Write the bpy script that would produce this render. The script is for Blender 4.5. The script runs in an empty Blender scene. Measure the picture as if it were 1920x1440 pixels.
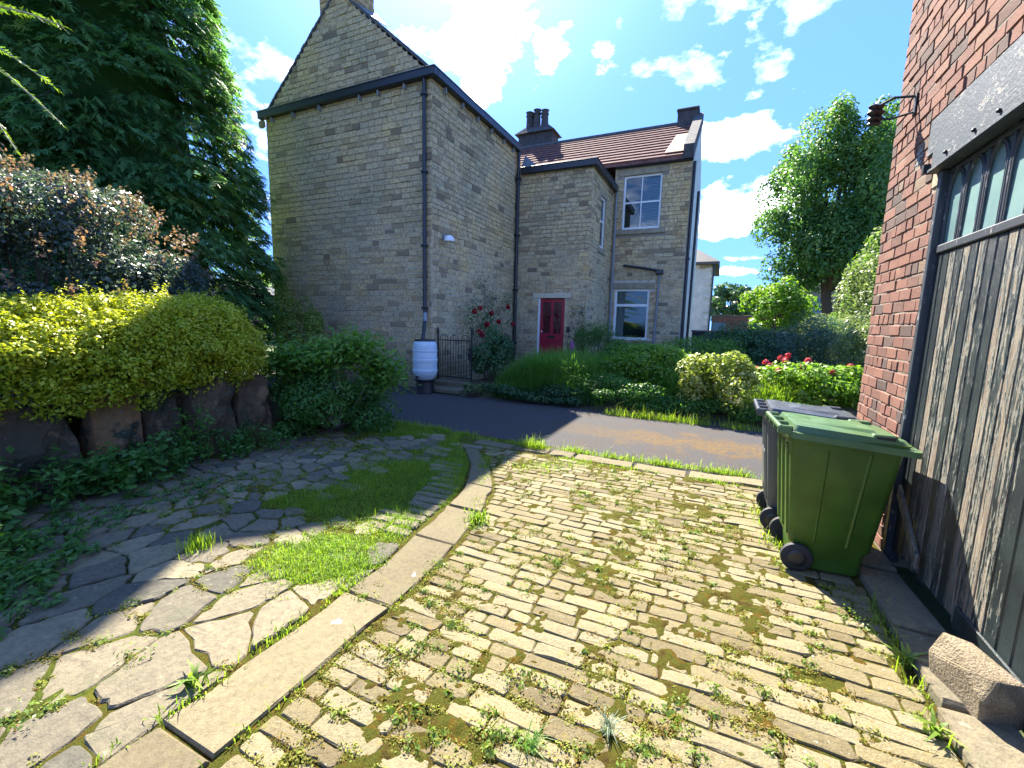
import bpy, math, numpy as np
from mathutils import Vector, Matrix

# ---------------------------------------------------------------- camera, sky, sun, exposure
sc = bpy.context.scene
EYE = 1.7
SUN_DIR = Vector((-0.55, 0.82, 1.0)).normalized()        # towards the sun
def setup():
    p, r, yaw = 0.13982, 0.02514, math.radians(24.8)
    fw = Vector((0, math.cos(p), -math.sin(p))); rt = Vector((1, 0, 0)); up = rt.cross(fw)
    rt, up = math.cos(r)*rt + math.sin(r)*up, -math.sin(r)*rt + math.cos(r)*up
    m = Matrix.Rotation(yaw, 3, 'Z'); rt, up, fw = m @ rt, m @ up, m @ fw
    cd = bpy.data.cameras.new('camera'); cd.sensor_width = 36; cd.lens = 821/1920*36
    cd.clip_start = 0.05; cd.clip_end = 1500
    co = bpy.data.objects.new('camera', cd); sc.collection.objects.link(co)
    M = Matrix((( rt.x, up.x, -fw.x, 0), (rt.y, up.y, -fw.y, 0), (rt.z, up.z, -fw.z, EYE), (0, 0, 0, 1)))
    co.matrix_world = M; sc.camera = co
    sl = bpy.data.lights.new('sun', 'SUN'); sl.energy = 2.0; sl.angle = math.radians(0.55); sl.color = (1, 0.93, 0.80)
    so = bpy.data.objects.new('sun', sl); sc.collection.objects.link(so)
    so.rotation_euler = (-SUN_DIR).to_track_quat('-Z', 'Y').to_euler(); so.location = (-6, 12, 14)
    sc.view_settings.view_transform = 'Standard'; sc.view_settings.look = 'None'
    sc.view_settings.gamma = 1; sc.view_settings.use_curve_mapping = False
    sc.view_settings.exposure = 3.6
    sc.cycles.max_bounces = 6; sc.cycles.diffuse_bounces = 4; sc.cycles.glossy_bounces = 2
    sc.cycles.transmission_bounces = 4; sc.cycles.transparent_max_bounces = 4
    sc.cycles.use_denoising = True
setup()

def sky():
    w = bpy.data.worlds.new('World'); sc.world = w; w.use_nodes = True
    nt = w.node_tree; N = nt.nodes; L = nt.links; N.clear()
    out = N.new('ShaderNodeOutputWorld'); bg = N.new('ShaderNodeBackground'); bg.inputs[1].default_value = 0.115
    st = N.new('ShaderNodeTexSky'); st.sky_type = 'NISHITA'; st.sun_disc = False
    st.sun_elevation = math.asin(SUN_DIR.z); st.sun_rotation = math.atan2(SUN_DIR.x, SUN_DIR.y)
    st.air_density = 0.8; st.dust_density = 0.25; st.ozone_density = 2.5
    tc = N.new('ShaderNodeTexCoord')
    def math_(op, a, b=None, c=None, clamp=False):
        n = N.new('ShaderNodeMath'); n.operation = op; n.use_clamp = clamp
        for i, v in enumerate((a, b, c)):
            if v is None: continue
            if isinstance(v, (int, float)): n.inputs[i].default_value = v
            else: L.new(v, n.inputs[i])
        return n.outputs[0]
    def noise(scale, detail, rough, off=0):
        mp = N.new('ShaderNodeMapping'); mp.inputs['Location'].default_value = (off, off*.7, off*1.3); mp.inputs['Scale'].default_value = (1, 1, 1.7)
        L.new(tc.outputs['Generated'], mp.inputs[0])
        n = N.new('ShaderNodeTexNoise'); n.inputs['Scale'].default_value = scale; n.inputs['Detail'].default_value = detail
        n.inputs['Roughness'].default_value = rough; L.new(mp.outputs[0], n.inputs[0]); return n.outputs[0]
    # single clouds: direction, half width (sideways), half height, weight
    blobs = [((-.42, .745, .52), .09, .065, 1.1), ((-.49, .72, .485), .07, .035, .9), ((-.40, .77, .49), .06, .04, .95), ((-.455, .78, .425), .09, .04, .60),
             ((-.22, .85, .482), .035, .022, .8), ((-.32, .81, .50), .04, .035, .85), ((.012, .94, .342), .10, .034, 1.2), ((-.035, .94, .335), .06, .03, 1.0),
             ((.005, .97, .235), .075, .05, 1.15), ((.07, .965, .25), .07, .045, 1.05), ((.03, .99, .11), .07, .012, .9), ((.06, .99, .135), .05, .008, .8),
             ((-.77, .57, .29), .05, .06, .6)]
    acc = None
    for (x, y, z), wd, ht, wt in blobs:
        c = Vector((x, y, z)).normalized()
        s = N.new('ShaderNodeVectorMath'); s.operation = 'SUBTRACT'; L.new(tc.outputs['Generated'], s.inputs[0]); s.inputs[1].default_value = c
        m = N.new('ShaderNodeVectorMath'); m.operation = 'MULTIPLY'; L.new(s.outputs[0], m.inputs[0]); m.inputs[1].default_value = (1/wd, 1/wd, 1/ht)
        l = N.new('ShaderNodeVectorMath'); l.operation = 'LENGTH'; L.new(m.outputs[0], l.inputs[0])
        v = math_('MULTIPLY', math_('SUBTRACT', 1.0, math_('MULTIPLY', l.outputs['Value'], .55)), wt)
        acc = v if acc is None else math_('MAXIMUM', acc, v)
    n1 = noise(8, 10, .60); n2 = noise(2.6, 6, .55, 3.1)
    d = math_('ADD', acc, math_('MULTIPLY', math_("SUBTRACT", n1, .5), 2.6))
    d = math_('MULTIPLY', math_('SUBTRACT', d, .40), 1.1, clamp=True)
    wide = math_('MULTIPLY', math_('SUBTRACT', math_('ADD', n2, math_('MULTIPLY', math_('SUBTRACT', n1, .5), .7)), .60), 2.3, clamp=True)
    veil = math_('MULTIPLY', wide, .85)
    dens = math_('MAXIMUM', d, veil)
    n3 = noise(14, 5, .6, 7.7)
    shade = math_('ADD', .16, math_('MULTIPLY', math_('MULTIPLY', n3, n3), 2.9))
    mul = N.new('ShaderNodeVectorMath'); mul.operation = 'SCALE'; mul.inputs[0].default_value = (7.2, 7.2, 7.3); L.new(shade, mul.inputs['Scale'])
    tint = N.new('ShaderNodeMixRGB'); tint.blend_type = 'MULTIPLY'; tint.inputs[0].default_value = 1
    gm = N.new('ShaderNodeGamma'); gm.inputs[1].default_value = .28; L.new(st.outputs[0], gm.inputs[0])
    L.new(gm.outputs[0], tint.inputs[1]); tint.inputs[2].default_value = (.19, .395, .93, 1)
    dp = N.new('ShaderNodeVectorMath'); dp.operation = 'DOT_PRODUCT'; L.new(tc.outputs['Generated'], dp.inputs[0]); dp.inputs[1].default_value = SUN_DIR
    au = math_('POWER', math_('MAXIMUM', dp.outputs["Value"], 0), 26); av = N.new('ShaderNodeVectorMath'); av.operation = 'SCALE'; av.inputs[0].default_value = (.75, .95, 1.0); L.new(au, av.inputs['Scale'])
    ad = N.new('ShaderNodeVectorMath'); ad.operation = 'ADD'; L.new(tint.outputs[0], ad.inputs[0]); L.new(av.outputs[0], ad.inputs[1])
    mix = N.new('ShaderNodeMixRGB'); L.new(dens, mix.inputs[0]); L.new(ad.outputs[0], mix.inputs[1]); L.new(mul.outputs[0], mix.inputs[2])
    L.new(mix.outputs[0], bg.inputs[0]); L.new(bg.outputs[0], out.inputs[0])
sky()

# ---------------------------------------------------------------- helpers
COL = sc.collection
ORG = {}                                                   # world origin of every parent
rng = np.random.default_rng(7)
def lnk(o): COL.objects.link(o); return o
def props(o, label=None, cat=None, group=None, kind=None):
    if label: o['label'] = label
    if cat: o['category'] = cat
    if group: o['group'] = group
    if kind: o['kind'] = kind
    return o
def thing(name, label, cat, loc, group=None, kind=None):
    o = lnk(bpy.data.objects.new(name, None)); o.empty_display_size = .2
    o.location = loc; ORG[o.name] = np.array(loc, float)
    return props(o, label, cat, group, kind)
def place(name, me, mat, parent, base=None):
    o = lnk(bpy.data.objects.new(name, me))
    if mat is not None and not me.materials: me.materials.append(mat)
    org = ORG[parent.name] if parent is not None else np.zeros(3)
    if base is not None: o.location = tuple(np.array(base, float) - org); ORG[o.name] = np.array(base, float)
    else: ORG[o.name] = org.copy()
    if parent is not None: o.parent = parent
    return o
def mk(name, V, F, mat, parent=None, rnd=None, smooth=False, base=None, kind=None):
    """one mesh object from world coordinates; rnd = one value or one per face"""
    V = np.asarray(V, float)
    if base is None and parent is None: base = (V[:, 0].mean(), V[:, 1].mean(), V[:, 2].min())
    off = np.array(base, float) if base is not None else ORG[parent.name]
    me = bpy.data.meshes.new(name)
    if isinstance(F, np.ndarray):
        k = F.shape[1]; m = len(F)
        me.vertices.add(len(V)); me.vertices.foreach_set('co', (V-off).astype(np.float32).ravel())
        me.loops.add(m*k); me.loops.foreach_set('vertex_index', F.astype(np.int32).ravel())
        me.polygons.add(m); me.polygons.foreach_set('loop_start', np.arange(0, m*k, k, dtype=np.int32))
        me.update(calc_edges=True)
    else: me.from_pydata([tuple(v) for v in V-off], [], F); me.update()
    if rnd is not None:
        a = me.attributes.new('rnd', 'FLOAT', 'FACE'); n = len(me.polygons)
        a.data.foreach_set('value', np.full(n, rnd, np.float32) if np.isscalar(rnd) else np.asarray(rnd, np.float32))
    if smooth: me.polygons.foreach_set('use_smooth', np.ones(len(me.polygons), bool))
    o = place(name, me, mat, parent, base)
    if kind: o['kind'] = kind
    return o
class MB:
    def __init__(s): s.V = []; s.F = []; s.R = []
    def add(s, V, F, r=.5):
        n = len(s.V); s.V += [tuple(v) for v in V]; s.F += [tuple(i+n for i in f) for f in F]; s.R += [r]*len(F); return s
    def box(s, x0, x1, y0, y1, z0, z1, r=.5, m=None):
        V = [(x0,y0,z0),(x1,y0,z0),(x1,y1,z0),(x0,y1,z0),(x0,y0,z1),(x1,y0,z1),(x1,y1,z1),(x0,y1,z1)]
        if m: V = [m(v) for v in V]
        return s.add(V, [(0,3,2,1),(4,5,6,7),(0,1,5,4),(1,2,6,5),(2,3,7,6),(3,0,4,7)], r)
    def bevbox(s, x0, x1, y0, y1, z0, z1, b=.01, r=.5, m=None):
        V = []; X = (x0, x1); Y = (y0, y1); Z = (z0, z1); idx = {}
        for i in (0, 1):
            for j in (0, 1):
                for k in (0, 1):
                    sx, sy, sz = 1-2*i, 1-2*j, 1-2*k
                    for ax in range(3):
                        v = [X[i]+sx*b, Y[j]+sy*b, Z[k]+sz*b]; v[ax] = (X[i], Y[j], Z[k])[ax]
                        idx[i, j, k, ax] = len(V); V.append(tuple(v))
        F = []
        for ax in range(3):
            o1, o2 = (ax+1) % 3, (ax+2) % 3
            for sd in (0, 1):
                q = []
                for (a_, b_) in ((0,0),(1,0),(1,1),(0,1)):
                    c = [0,0,0]; c[ax] = sd; c[o1] = a_; c[o2] = b_; q.append(idx[c[0],c[1],c[2],ax])
                F.append(tuple(q if sd else q[::-1]))
        for ax in range(3):
            o1, o2 = (ax+1) % 3, (ax+2) % 3
            for a_ in (0, 1):
                for b_ in (0, 1):
                    c0 = [0,0,0]; c0[o1] = a_; c0[o2] = b_; c1 = list(c0); c1[ax] = 1
                    q = [idx[(*c0, o1)], idx[(*c1, o1)], idx[(*c1, o2)], idx[(*c0, o2)]]
                    F.append(tuple(q if (a_ == b_) else q[::-1]))
        for i in (0, 1):
            for j in (0, 1):
                for k in (0, 1):
                    q = [idx[i,j,k,0], idx[i,j,k,1], idx[i,j,k,2]]
                    F.append(tuple(q if (i+j+k) % 2 else q[::-1]))
        if m: V = [m(v) for v in V]
        return s.add(V, F, r)
    def tube(s, pts, rad, seg=8, r=.5, cap=True):
        pts = [Vector(p) for p in pts]; n = len(pts); rad = [rad]*n if np.isscalar(rad) else list(rad)
        V = []; prev = None
        for i, p in enumerate(pts):
            t = (pts[min(i+1, n-1)] - pts[max(i-1, 0)]).normalized()
            a = (prev - t*prev.dot(t)) if prev is not None else t.orthogonal()
            a = (a if a.length > 1e-6 else t.orthogonal()).normalized(); prev = a; b = t.cross(a)
            for k in range(seg):
                th = 2*math.pi*k/seg; V.append(p + (a*math.cos(th) + b*math.sin(th))*rad[i])
        F = [(i*seg+k, i*seg+(k+1) % seg, (i+1)*seg+(k+1) % seg, (i+1)*seg+k) for i in range(n-1) for k in range(seg)]
        if cap: F += [tuple(range(seg))[::-1], tuple(range((n-1)*seg, n*seg))]
        return s.add(V, F, r)
    def lathe(s, c, prof, seg=24, r=.5, axis='z'):
        V = []; n = len(prof)
        for (rd, h) in prof:
            for k in range(seg):
                a = 2*math.pi*k/seg; x, y = rd*math.cos(a), rd*math.sin(a)
                V.append((c[0]+x, c[1]+y, c[2]+h) if axis == 'z' else (c[0]+x, c[1]+h, c[2]+y) if axis == 'y' else (c[0]+h, c[1]+x, c[2]+y))
        F = [(i*seg+k, i*seg+(k+1) % seg, (i+1)*seg+(k+1) % seg, (i+1)*seg+k) for i in range(n-1) for k in range(seg)]
        F += [tuple(range(seg))[::-1], tuple(range((n-1)*seg, n*seg))]
        return s.add(V, F, r)
    def build(s, name, mat, parent=None, smooth=False, base=None, kind=None):
        o = mk(name, s.V, s.F, mat, parent, s.R, smooth, base, kind)
        if smooth:
            me = o.data
            try: me.set_sharp_from_angle(angle=math.radians(40))
            except Exception: pass
        return o

# value noise for scattering
_G = np.random.default_rng(99).random((64, 64))
def vnoise(x, y, f=1.0):
    x = np.asarray(x)*f+200.3; y = np.asarray(y)*f+100.7
    i = np.floor(x).astype(int); j = np.floor(y).astype(int); u = x-i; v = y-j; u = u*u*(3-2*u); v = v*v*(3-2*v)
    g = lambda a, b: _G[a % 64, b % 64]
    return (g(i,j)*(1-u)+g(i+1,j)*u)*(1-v)+(g(i,j+1)*(1-u)+g(i+1,j+1)*u)*v
def fbm(x, y, f=1.0): return (vnoise(x,y,f)*.5+vnoise(x,y,f*2.1)*.3+vnoise(x,y,f*4.3)*.2)

# ---------------------------------------------------------------- materials
MATS = {}
class NT:
    def __init__(s, name):
        s.m = bpy.data.materials.new(name); s.m.use_nodes = True; s.t = s.m.node_tree; s.t.nodes.clear()
        s.out = s.n('ShaderNodeOutputMaterial'); s.b = s.n('ShaderNodeBsdfPrincipled'); s.l(s.b.outputs[0], s.out.inputs[0])
        s.pos = s.n('ShaderNodeNewGeometry').outputs['Position']
    def n(s, t): return s.t.nodes.new(t)
    def l(s, a, b): s.t.links.new(a, b)
    def setv(s, k, v): s.b.inputs[k].default_value = v; return s
    def noise(s, scale, detail=4, rough=.55, stretch=(1,1,1), off=0, dist=0):
        mp = s.n('ShaderNodeMapping'); mp.inputs['Scale'].default_value = stretch; mp.inputs['Location'].default_value = (off, off*.3, -off); s.l(s.pos, mp.inputs[0])
        n = s.n('ShaderNodeTexNoise'); n.inputs['Scale'].default_value = scale; n.inputs['Detail'].default_value = detail
        n.inputs['Roughness'].default_value = rough; n.inputs['Distortion'].default_value = dist; s.l(mp.outputs[0], n.inputs[0]); return n.outputs[0]
    def attr(s, name='rnd'):
        n = s.n('ShaderNodeAttribute'); n.attribute_name = name; return n.outputs['Fac']
    def ramp(s, f, stops, const=False):
        n = s.n('ShaderNodeValToRGB'); e = n.color_ramp.elements
        if const: n.color_ramp.interpolation = 'CONSTANT'
        while len(e) < len(stops): e.new(.5)
        for i, (p, c) in enumerate(stops): e[i].position = p; e[i].color = (*c, 1) if len(c) == 3 else c
        s.l(f, n.inputs[0]); return n.outputs[0]
    def mix(s, f, a, b, mode='MIX'):
        n = s.n('ShaderNodeMixRGB'); n.blend_type = mode
        for i, v in enumerate((f, a, b)):
            if isinstance(v, (int, float)): n.inputs[i].default_value = v
            elif isinstance(v, tuple): n.inputs[i].default_value = (*v, 1) if len(v) == 3 else v
            else: s.l(v, n.inputs[i])
        return n.outputs[0]
    def math(s, op, a, b=0, clamp=False):
        n = s.n('ShaderNodeMath'); n.operation = op; n.use_clamp = clamp
        for i, v in enumerate((a, b)):
            if isinstance(v, (int, float)): n.inputs[i].default_value = v
            else: s.l(v, n.inputs[i])
        return n.outputs[0]
    def xyz(s, i):
        n = s.n('ShaderNodeSeparateXYZ'); s.l(s.pos, n.inputs[0]); return n.outputs[i]
    def step(s, f, lo, hi):
        n = s.n('ShaderNodeMapRange'); n.interpolation_type = 'SMOOTHSTEP'; n.inputs[1].default_value = lo; n.inputs[2].default_value = hi; s.l(f, n.inputs[0]); return n.outputs[0]
    def col(s, c):
        if isinstance(c, tuple): s.b.inputs['Base Color'].default_value = (*c, 1)
        else: s.l(c, s.b.inputs['Base Color'])
        return s
    def bump(s, f, strength=.3, dist=.01):
        n = s.n('ShaderNodeBump'); n.inputs['Strength'].default_value = strength; n.inputs['Distance'].default_value = dist
        s.l(f, n.inputs['Height']); s.l(n.outputs[0], s.b.inputs['Normal']); return s
    def rough(s, v):
        if isinstance(v, (int, float)): s.b.inputs['Roughness'].default_value = v
        else: s.l(v, s.b.inputs['Roughness'])
        return s
def plain(name, c, rough=.5, metal=0, var=.12, spec=.5, bump=.15, scale=9):
    t = NT(name); n = t.noise(scale, 5); c2 = tuple(min(1, v*(1+var)) for v in c); c1 = tuple(v*(1-var) for v in c)
    t.col(t.ramp(n, [(.3, c1), (.7, c2)])).rough(t.ramp(t.noise(scale*2.3, 3), [(.3, (max(.03, rough-.1),)*3), (.7, (min(1, rough+.1),)*3)])).setv('Metallic', metal).setv('Specular IOR Level', spec)
    t.bump(t.noise(60, 4), bump, .003); return t.m
def leafmat(name, stops, trans=.45, tcol=1.5, rough=.45):
    t = NT(name); n = t.noise(1.7, 3); a = t.attr(); f = t.math('ADD', t.math('MULTIPLY', a, .75), t.math('MULTIPLY', n, .28))
    c = t.ramp(f, stops); t.col(c).rough(rough).setv('Specular IOR Level', .35)
    tr = t.n('ShaderNodeBsdfTranslucent'); tc = t.mix(1.0, c, (tcol, tcol*1.05, tcol*.5), 'MULTIPLY'); t.l(tc, tr.inputs[0])
    mx = t.n('ShaderNodeMixShader'); mx.inputs[0].default_value = trans; t.l(t.b.outputs[0], mx.inputs[1]); t.l(tr.outputs[0], mx.inputs[2]); t.l(mx.outputs[0], t.out.inputs[0])
    return t.m

def mats():
    M = MATS
    # house sandstone
    t = NT('sandstone_block'); a = t.attr()
    c = t.ramp(a, [(0, (.19,.15,.105)), (.08, (.33,.255,.165)), (.3, (.50,.395,.23)), (.55, (.58,.47,.285)), (.8, (.54,.45,.30)), (1, (.64,.52,.31))])
    c = t.mix(t.step(t.noise(14, 6, .65), .42, .7), c, (.26,.205,.14), 'MIX'); c = t.mix(.55, t.ramp(t.noise(40, 3), [(.3, (.7,.7,.7)), (.7, (1.25,1.22,1.15))]), c, 'MULTIPLY') if False else c
    g = t.ramp(t.noise(55, 4, .7), [(.3, (.72,.72,.72)), (.72, (1.28,1.25,1.18))]); c = t.mix(1.0, c, g, 'MULTIPLY')
    big = t.ramp(t.noise(.55, 4, .6), [(.30, (.74,.80,.80)), (.5, (1.0,.98,.95)), (.70, (1.2,1.04,.78))]); c = t.mix(1.0, c, big, 'MULTIPLY')
    damp = t.math('MULTIPLY', t.math('SUBTRACT', 1, t.step(t.math('ADD', t.xyz(2), t.math('MULTIPLY', t.noise(2.5, 4), -1.0)), -.1, .75)), .6); c = t.mix(damp, c, (.07,.085,.05))
    t.col(c).rough(.92).setv('Specular IOR Level', .2).bump(t.math('ADD', t.noise(26, 6, .65), t.noise(90, 3)), .8, .012); M['stone'] = t.m
    t = NT('lime_mortar'); old = t.math('ADD', t.xyz(2), t.math('MULTIPLY', t.noise(1.2, 4), 2.2))
    c = t.mix(t.step(old, 4.6, 5.6), (.50,.46,.37), (.26,.235,.19)); c = t.mix(t.step(t.noise(3, 5), .45, .75), c, (.20,.17,.13)); t.col(c).rough(.95).bump(t.noise(70, 4), .6, .006); M['mortar'] = t.m
    t = NT('dressed_stone'); c = t.ramp(t.noise(5, 6, .65), [(.3, (.20,.165,.11)), (.7, (.36,.31,.21))]); t.col(c).rough(.9).bump(t.noise(45, 5), .5, .006); M['dressed'] = t.m
    t = NT('dark_slate'); c = t.ramp(t.noise(7, 6), [(.3, (.045,.045,.05)), (.7, (.10,.095,.09))]); t.col(c).rough(.7).bump(t.noise(20, 4), .6, .01); M['slate'] = t.m
    t = NT('clay_roof_tile'); c = t.mix(t.step(t.noise(5, 5), .35, .7), (.13,.065,.058), (.20,.105,.09)); t.col(c).rough(.95).setv('Specular IOR Level', .1).bump(t.noise(30, 4, .6, (4,1,1)), .5, .01); M['tile'] = t.m
    t = NT('old_red_brick'); a = t.attr()
    c = t.ramp(a, [(0, (.07,.052,.048)), (.12, (.10,.063,.053)), (.35, (.15,.070,.053)), (.7, (.18,.083,.062)), (.92, (.21,.10,.07)), (1, (.17,.12,.085))])
    c = t.mix(t.step(t.noise(11, 6, .7), .50, .78), c, (.11,.07,.06)); c = t.mix(1.0, c, t.ramp(t.noise(120, 3, .7), [(.3, (.75,.75,.75)), (.7, (1.2,1.18,1.15))]), 'MULTIPLY')
    c = t.mix(t.math('MULTIPLY', t.step(t.noise(3.2, 5), .56, .78), .3), c, (.22,.15,.11))
    t.col(c).rough(.9).setv('Specular IOR Level', .25).bump(t.math('ADD', t.noise(60, 6, .7), t.noise(200, 2)), .55, .006); M['brick'] = t.m
    t = NT('brick_mortar'); c = t.ramp(t.noise(6, 6), [(.3, (.12,.095,.072)), (.7, (.23,.19,.145))]); t.col(c).rough(.95).bump(t.noise(150, 3), .6, .004); M['bmortar'] = t.m
    # ground stones
    t = NT('sandstone_sett'); a = t.attr()
    c = t.ramp(a, [(0, (.11,.088,.05)), (.2, (.155,.128,.072)), (.45, (.185,.155,.088)), (.7, (.205,.18,.115)), (1, (.24,.20,.115))])
    c = t.mix(1.0, c, t.ramp(t.noise(70, 5, .75), [(.28, (.60,.57,.50)), (.5, (1.0,.99,.95)), (.75, (1.28,1.25,1.15))]), 'MULTIPLY')
    c = t.mix(t.math('MULTIPLY', t.step(t.noise(5, 7, .75), .46, .70), .6), c, (.19,.165,.09)); c = t.mix(t.math('MULTIPLY', t.step(t.noise(13, 6, .75, off=4), .54, .70), .8), c, t.ramp(t.noise(9, 4, .6, off=13), [(.35, (.17,.17,.04)), (.55, (.22,.15,.035)), (.7, (.13,.10,.04))]))
    c = t.mix(t.math('MULTIPLY', t.step(t.noise(48, 3, .6, off=9), .66, .74), .8), c, (.42,.40,.34))
    t.col(c).rough(.93).setv('Specular IOR Level', .2).bump(t.math('ADD', t.math('MULTIPLY', t.noise(33, 6, .7), 1.2), t.noise(130, 4, .7)), .75, .009); M['sett'] = t.m
    t = NT('kerb_sandstone'); a = t.attr()
    c = t.ramp(a, [(0, (.115,.096,.06)), (1, (.175,.148,.092))]); c = t.mix(1.0, c, t.ramp(t.noise(34, 8, .82), [(.28, (.52,.50,.45)), (.5, (1,.98,.94)), (.72, (1.4,1.34,1.2))]), 'MULTIPLY')
    c = t.mix(t.math('MULTIPLY', t.step(t.noise(3.2, 7, .75), .42, .68), .6), c, (.15,.13,.075)); c = t.mix(t.math('MULTIPLY', t.step(t.noise(12, 6, .75, off=6), .56, .7), .6), c, (.15,.15,.045)); c = t.mix(t.step(t.noise(3.1, 4, .6, off=21), .70, .74), c, (.55,.54,.50))
    t.col(c).rough(.93).setv('Specular IOR Level', .2).bump(t.math('ADD', t.noise(24, 6, .65), t.noise(140, 3)), .55, .006); M['kerb'] = t.m
    t = NT('flagstone'); a = t.attr()
    c = t.ramp(a, [(0, (.08,.074,.06)), (.35, (.125,.11,.08)), (.7, (.165,.14,.095)), (1, (.21,.18,.12))]); c = t.mix(1.0, c, t.ramp(t.noise(28, 8, .8), [(.28, (.5,.49,.46)), (.5, (1,.98,.94)), (.72, (1.45,1.38,1.2))]), 'MULTIPLY')
    c = t.mix(t.math('MULTIPLY', t.step(t.noise(5, 6, .7), .50, .72), .55), c, (.09,.095,.055)); c = t.mix(t.math('MULTIPLY', t.step(t.noise(18, 6, .75, off=9), .60, .68), .6), c, (.30,.285,.19))
    t.col(c).rough(.9).setv('Specular IOR Level', .25).bump(t.math('ADD', t.noise(14, 6, .65), t.math('MULTIPLY', t.noise(110, 4), .5)), .6, .012); M['flag'] = t.m
    t = NT('mossy_joint_soil'); n = t.noise(7, 6, .7)
    c = t.ramp(n, [(.30, (.05,.036,.016)), (.40, (.10,.07,.018)), (.47, (.13,.115,.02)), (.54, (.10,.115,.018)), (.62, (.17,.10,.018)), (.72, (.09,.10,.02))])
    c = t.mix(1.0, c, t.ramp(t.noise(150, 5, .85), [(.3, (.35,.35,.35)), (.7, (1.7,1.7,1.5))]), 'MULTIPLY'); t.col(c).rough(1).setv('Specular IOR Level', .1).bump(t.math('ADD', t.noise(60, 6, .8), t.noise(200, 5, .85)), 1, .03); M['joint'] = t.m
    t = NT('turf_soil'); n = t.noise(4.5, 6, .7)
    c = t.ramp(n, [(.28, (.05,.045,.022)), (.40, (.075,.085,.018)), (.52, (.10,.13,.018)), (.62, (.15,.155,.02)), (.72, (.20,.12,.02)), (.85, (.08,.07,.028))])
    c = t.mix(1.0, c, t.ramp(t.noise(180, 3, .8), [(.3, (.5,.5,.5)), (.7, (1.4,1.4,1.3))]), 'MULTIPLY'); t.col(c).rough(1).setv('Specular IOR Level', .1).bump(t.math('ADD', t.noise(40, 6, .7), t.noise(220, 3, .8)), 1, .02); M['turf'] = t.m
    t = NT('worn_asphalt'); n = t.noise(420, 2, .7)
    c = t.ramp(n, [(.3, (.028,.028,.029)), (.55, (.060,.057,.056)), (.75, (.11,.10,.094))]); c = t.mix(t.step(t.noise(2.2, 5, .6), .42, .7), c, (.062,.05,.042), 'MIX')
    y = t.math('SUBTRACT', t.xyz(1), 6.85); band = t.math('SUBTRACT', 1, t.step(t.math('ABSOLUTE', t.math('ADD', y, t.math('MULTIPLY', t.math('SUBTRACT', t.noise(2.6, 6, .75), .5), 2.4))), .12, .62))
    right = t.step(t.math('ADD', t.xyz(0), t.math('MULTIPLY', t.noise(1.3, 3), 1.4)), -2.4, .6)
    moss = t.math('MULTIPLY', t.math('MULTIPLY', band, right), t.step(t.noise(19, 7, .82), .40, .56)); c = t.mix(t.math('MULTIPLY', moss, .92), c, t.ramp(t.noise(40, 4, .7), [(.3, (.075,.042,.014)), (.5, (.13,.072,.016)), (.7, (.16,.11,.022))]))
    t.col(c).rough(.95).setv('Specular IOR Level', .25).bump(t.math('ADD', n, t.noise(60, 4)), .8, .006); M['asphalt'] = t.m
    t = NT('garden_soil'); c = t.ramp(t.noise(6, 6, .7), [(.3, (.03,.024,.015)), (.55, (.06,.06,.022)), (.75, (.05,.085,.02))]); t.col(c).rough(1).bump(t.noise(40, 6, .7), 1, .03); M['soil'] = t.m
    t = NT('field_grass'); c = t.ramp(t.noise(.8, 6, .7), [(.3, (.05,.07,.02)), (.7, (.10,.12,.03))]); t.col(c).rough(1).bump(t.noise(20, 6, .7), 1, .05); M['field'] = t.m
    t = NT('boulder_stone'); a = t.attr(); c = t.ramp(a, [(0, (.085,.07,.045)), (.5, (.15,.105,.06)), (1, (.27,.15,.065))])
    c = t.mix(t.step(t.noise(5, 6, .7), .52, .66), c, (.30,.20,.11)); c = t.mix(t.step(t.noise(3.4, 6, .7, off=3), .52, .62), c, (.04,.055,.03)); c = t.mix(t.step(t.noise(15, 6, .75, off=8), .60, .68), c, (.30,.27,.21)); t.col(c).rough(.95).bump(t.math('ADD', t.noise(9, 8, .75), t.noise(40, 5, .7)), 1.0, .05); M['boulder'] = t.m
    t = NT('buff_rock'); nz = t.n('ShaderNodeNewGeometry'); c = t.ramp(t.noise(9, 7, .7), [(.3, (.13,.10,.06)), (.55, (.22,.175,.11)), (.75, (.30,.245,.165))]); c = t.mix(t.step(t.noise(6, 5, .7, off=5), .55, .7), c, (.24,.17,.13)); t.col(c).rough(.92).bump(t.math('ADD', t.noise(16, 7, .7), t.noise(90, 4)), .9, .02); M['rock'] = t.m
    # timber gate
    t = NT('peeling_gate_paint'); a = t.attr()
    streak = t.noise(9, 7, .72, (2.2, 5.0, .42), dist=.6); chip = t.noise(34, 5, .7, (1, 1.5, .5), off=2)
    zone = t.math('MULTIPLY', t.math('MULTIPLY', t.step(t.xyz(1), 2.5, 3.0), .10), t.math('SUBTRACT', 1.15, t.math('MULTIPLY', t.xyz(2), .28)))
    f = t.math('ADD', t.math('ADD', t.math('ADD', t.math('MULTIPLY', streak, .85), t.math('MULTIPLY', chip, .30)), t.math('MULTIPLY', a, .26)), zone)
    bare = t.step(f, .85, .875)
    wood = t.ramp(t.noise(14, 6, .75, (3, 14, .35), off=7), [(.28, (.022,.016,.012)), (.42, (.075,.052,.034)), (.52, (.165,.128,.087)), (.62, (.28,.24,.18)), (.8, (.36,.33,.27))])
    paint = t.ramp(t.noise(5, 5, .65, off=5), [(.3, (.008,.012,.015)), (.7, (.022,.032,.034))]); c = t.mix(bare, paint, wood)
    edge = t.math('SUBTRACT', t.step(f, .827, .847), bare); c = t.mix(t.math('MULTIPLY', t.math('MAXIMUM', edge, 0), .6), c, (.35,.36,.30))
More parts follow.
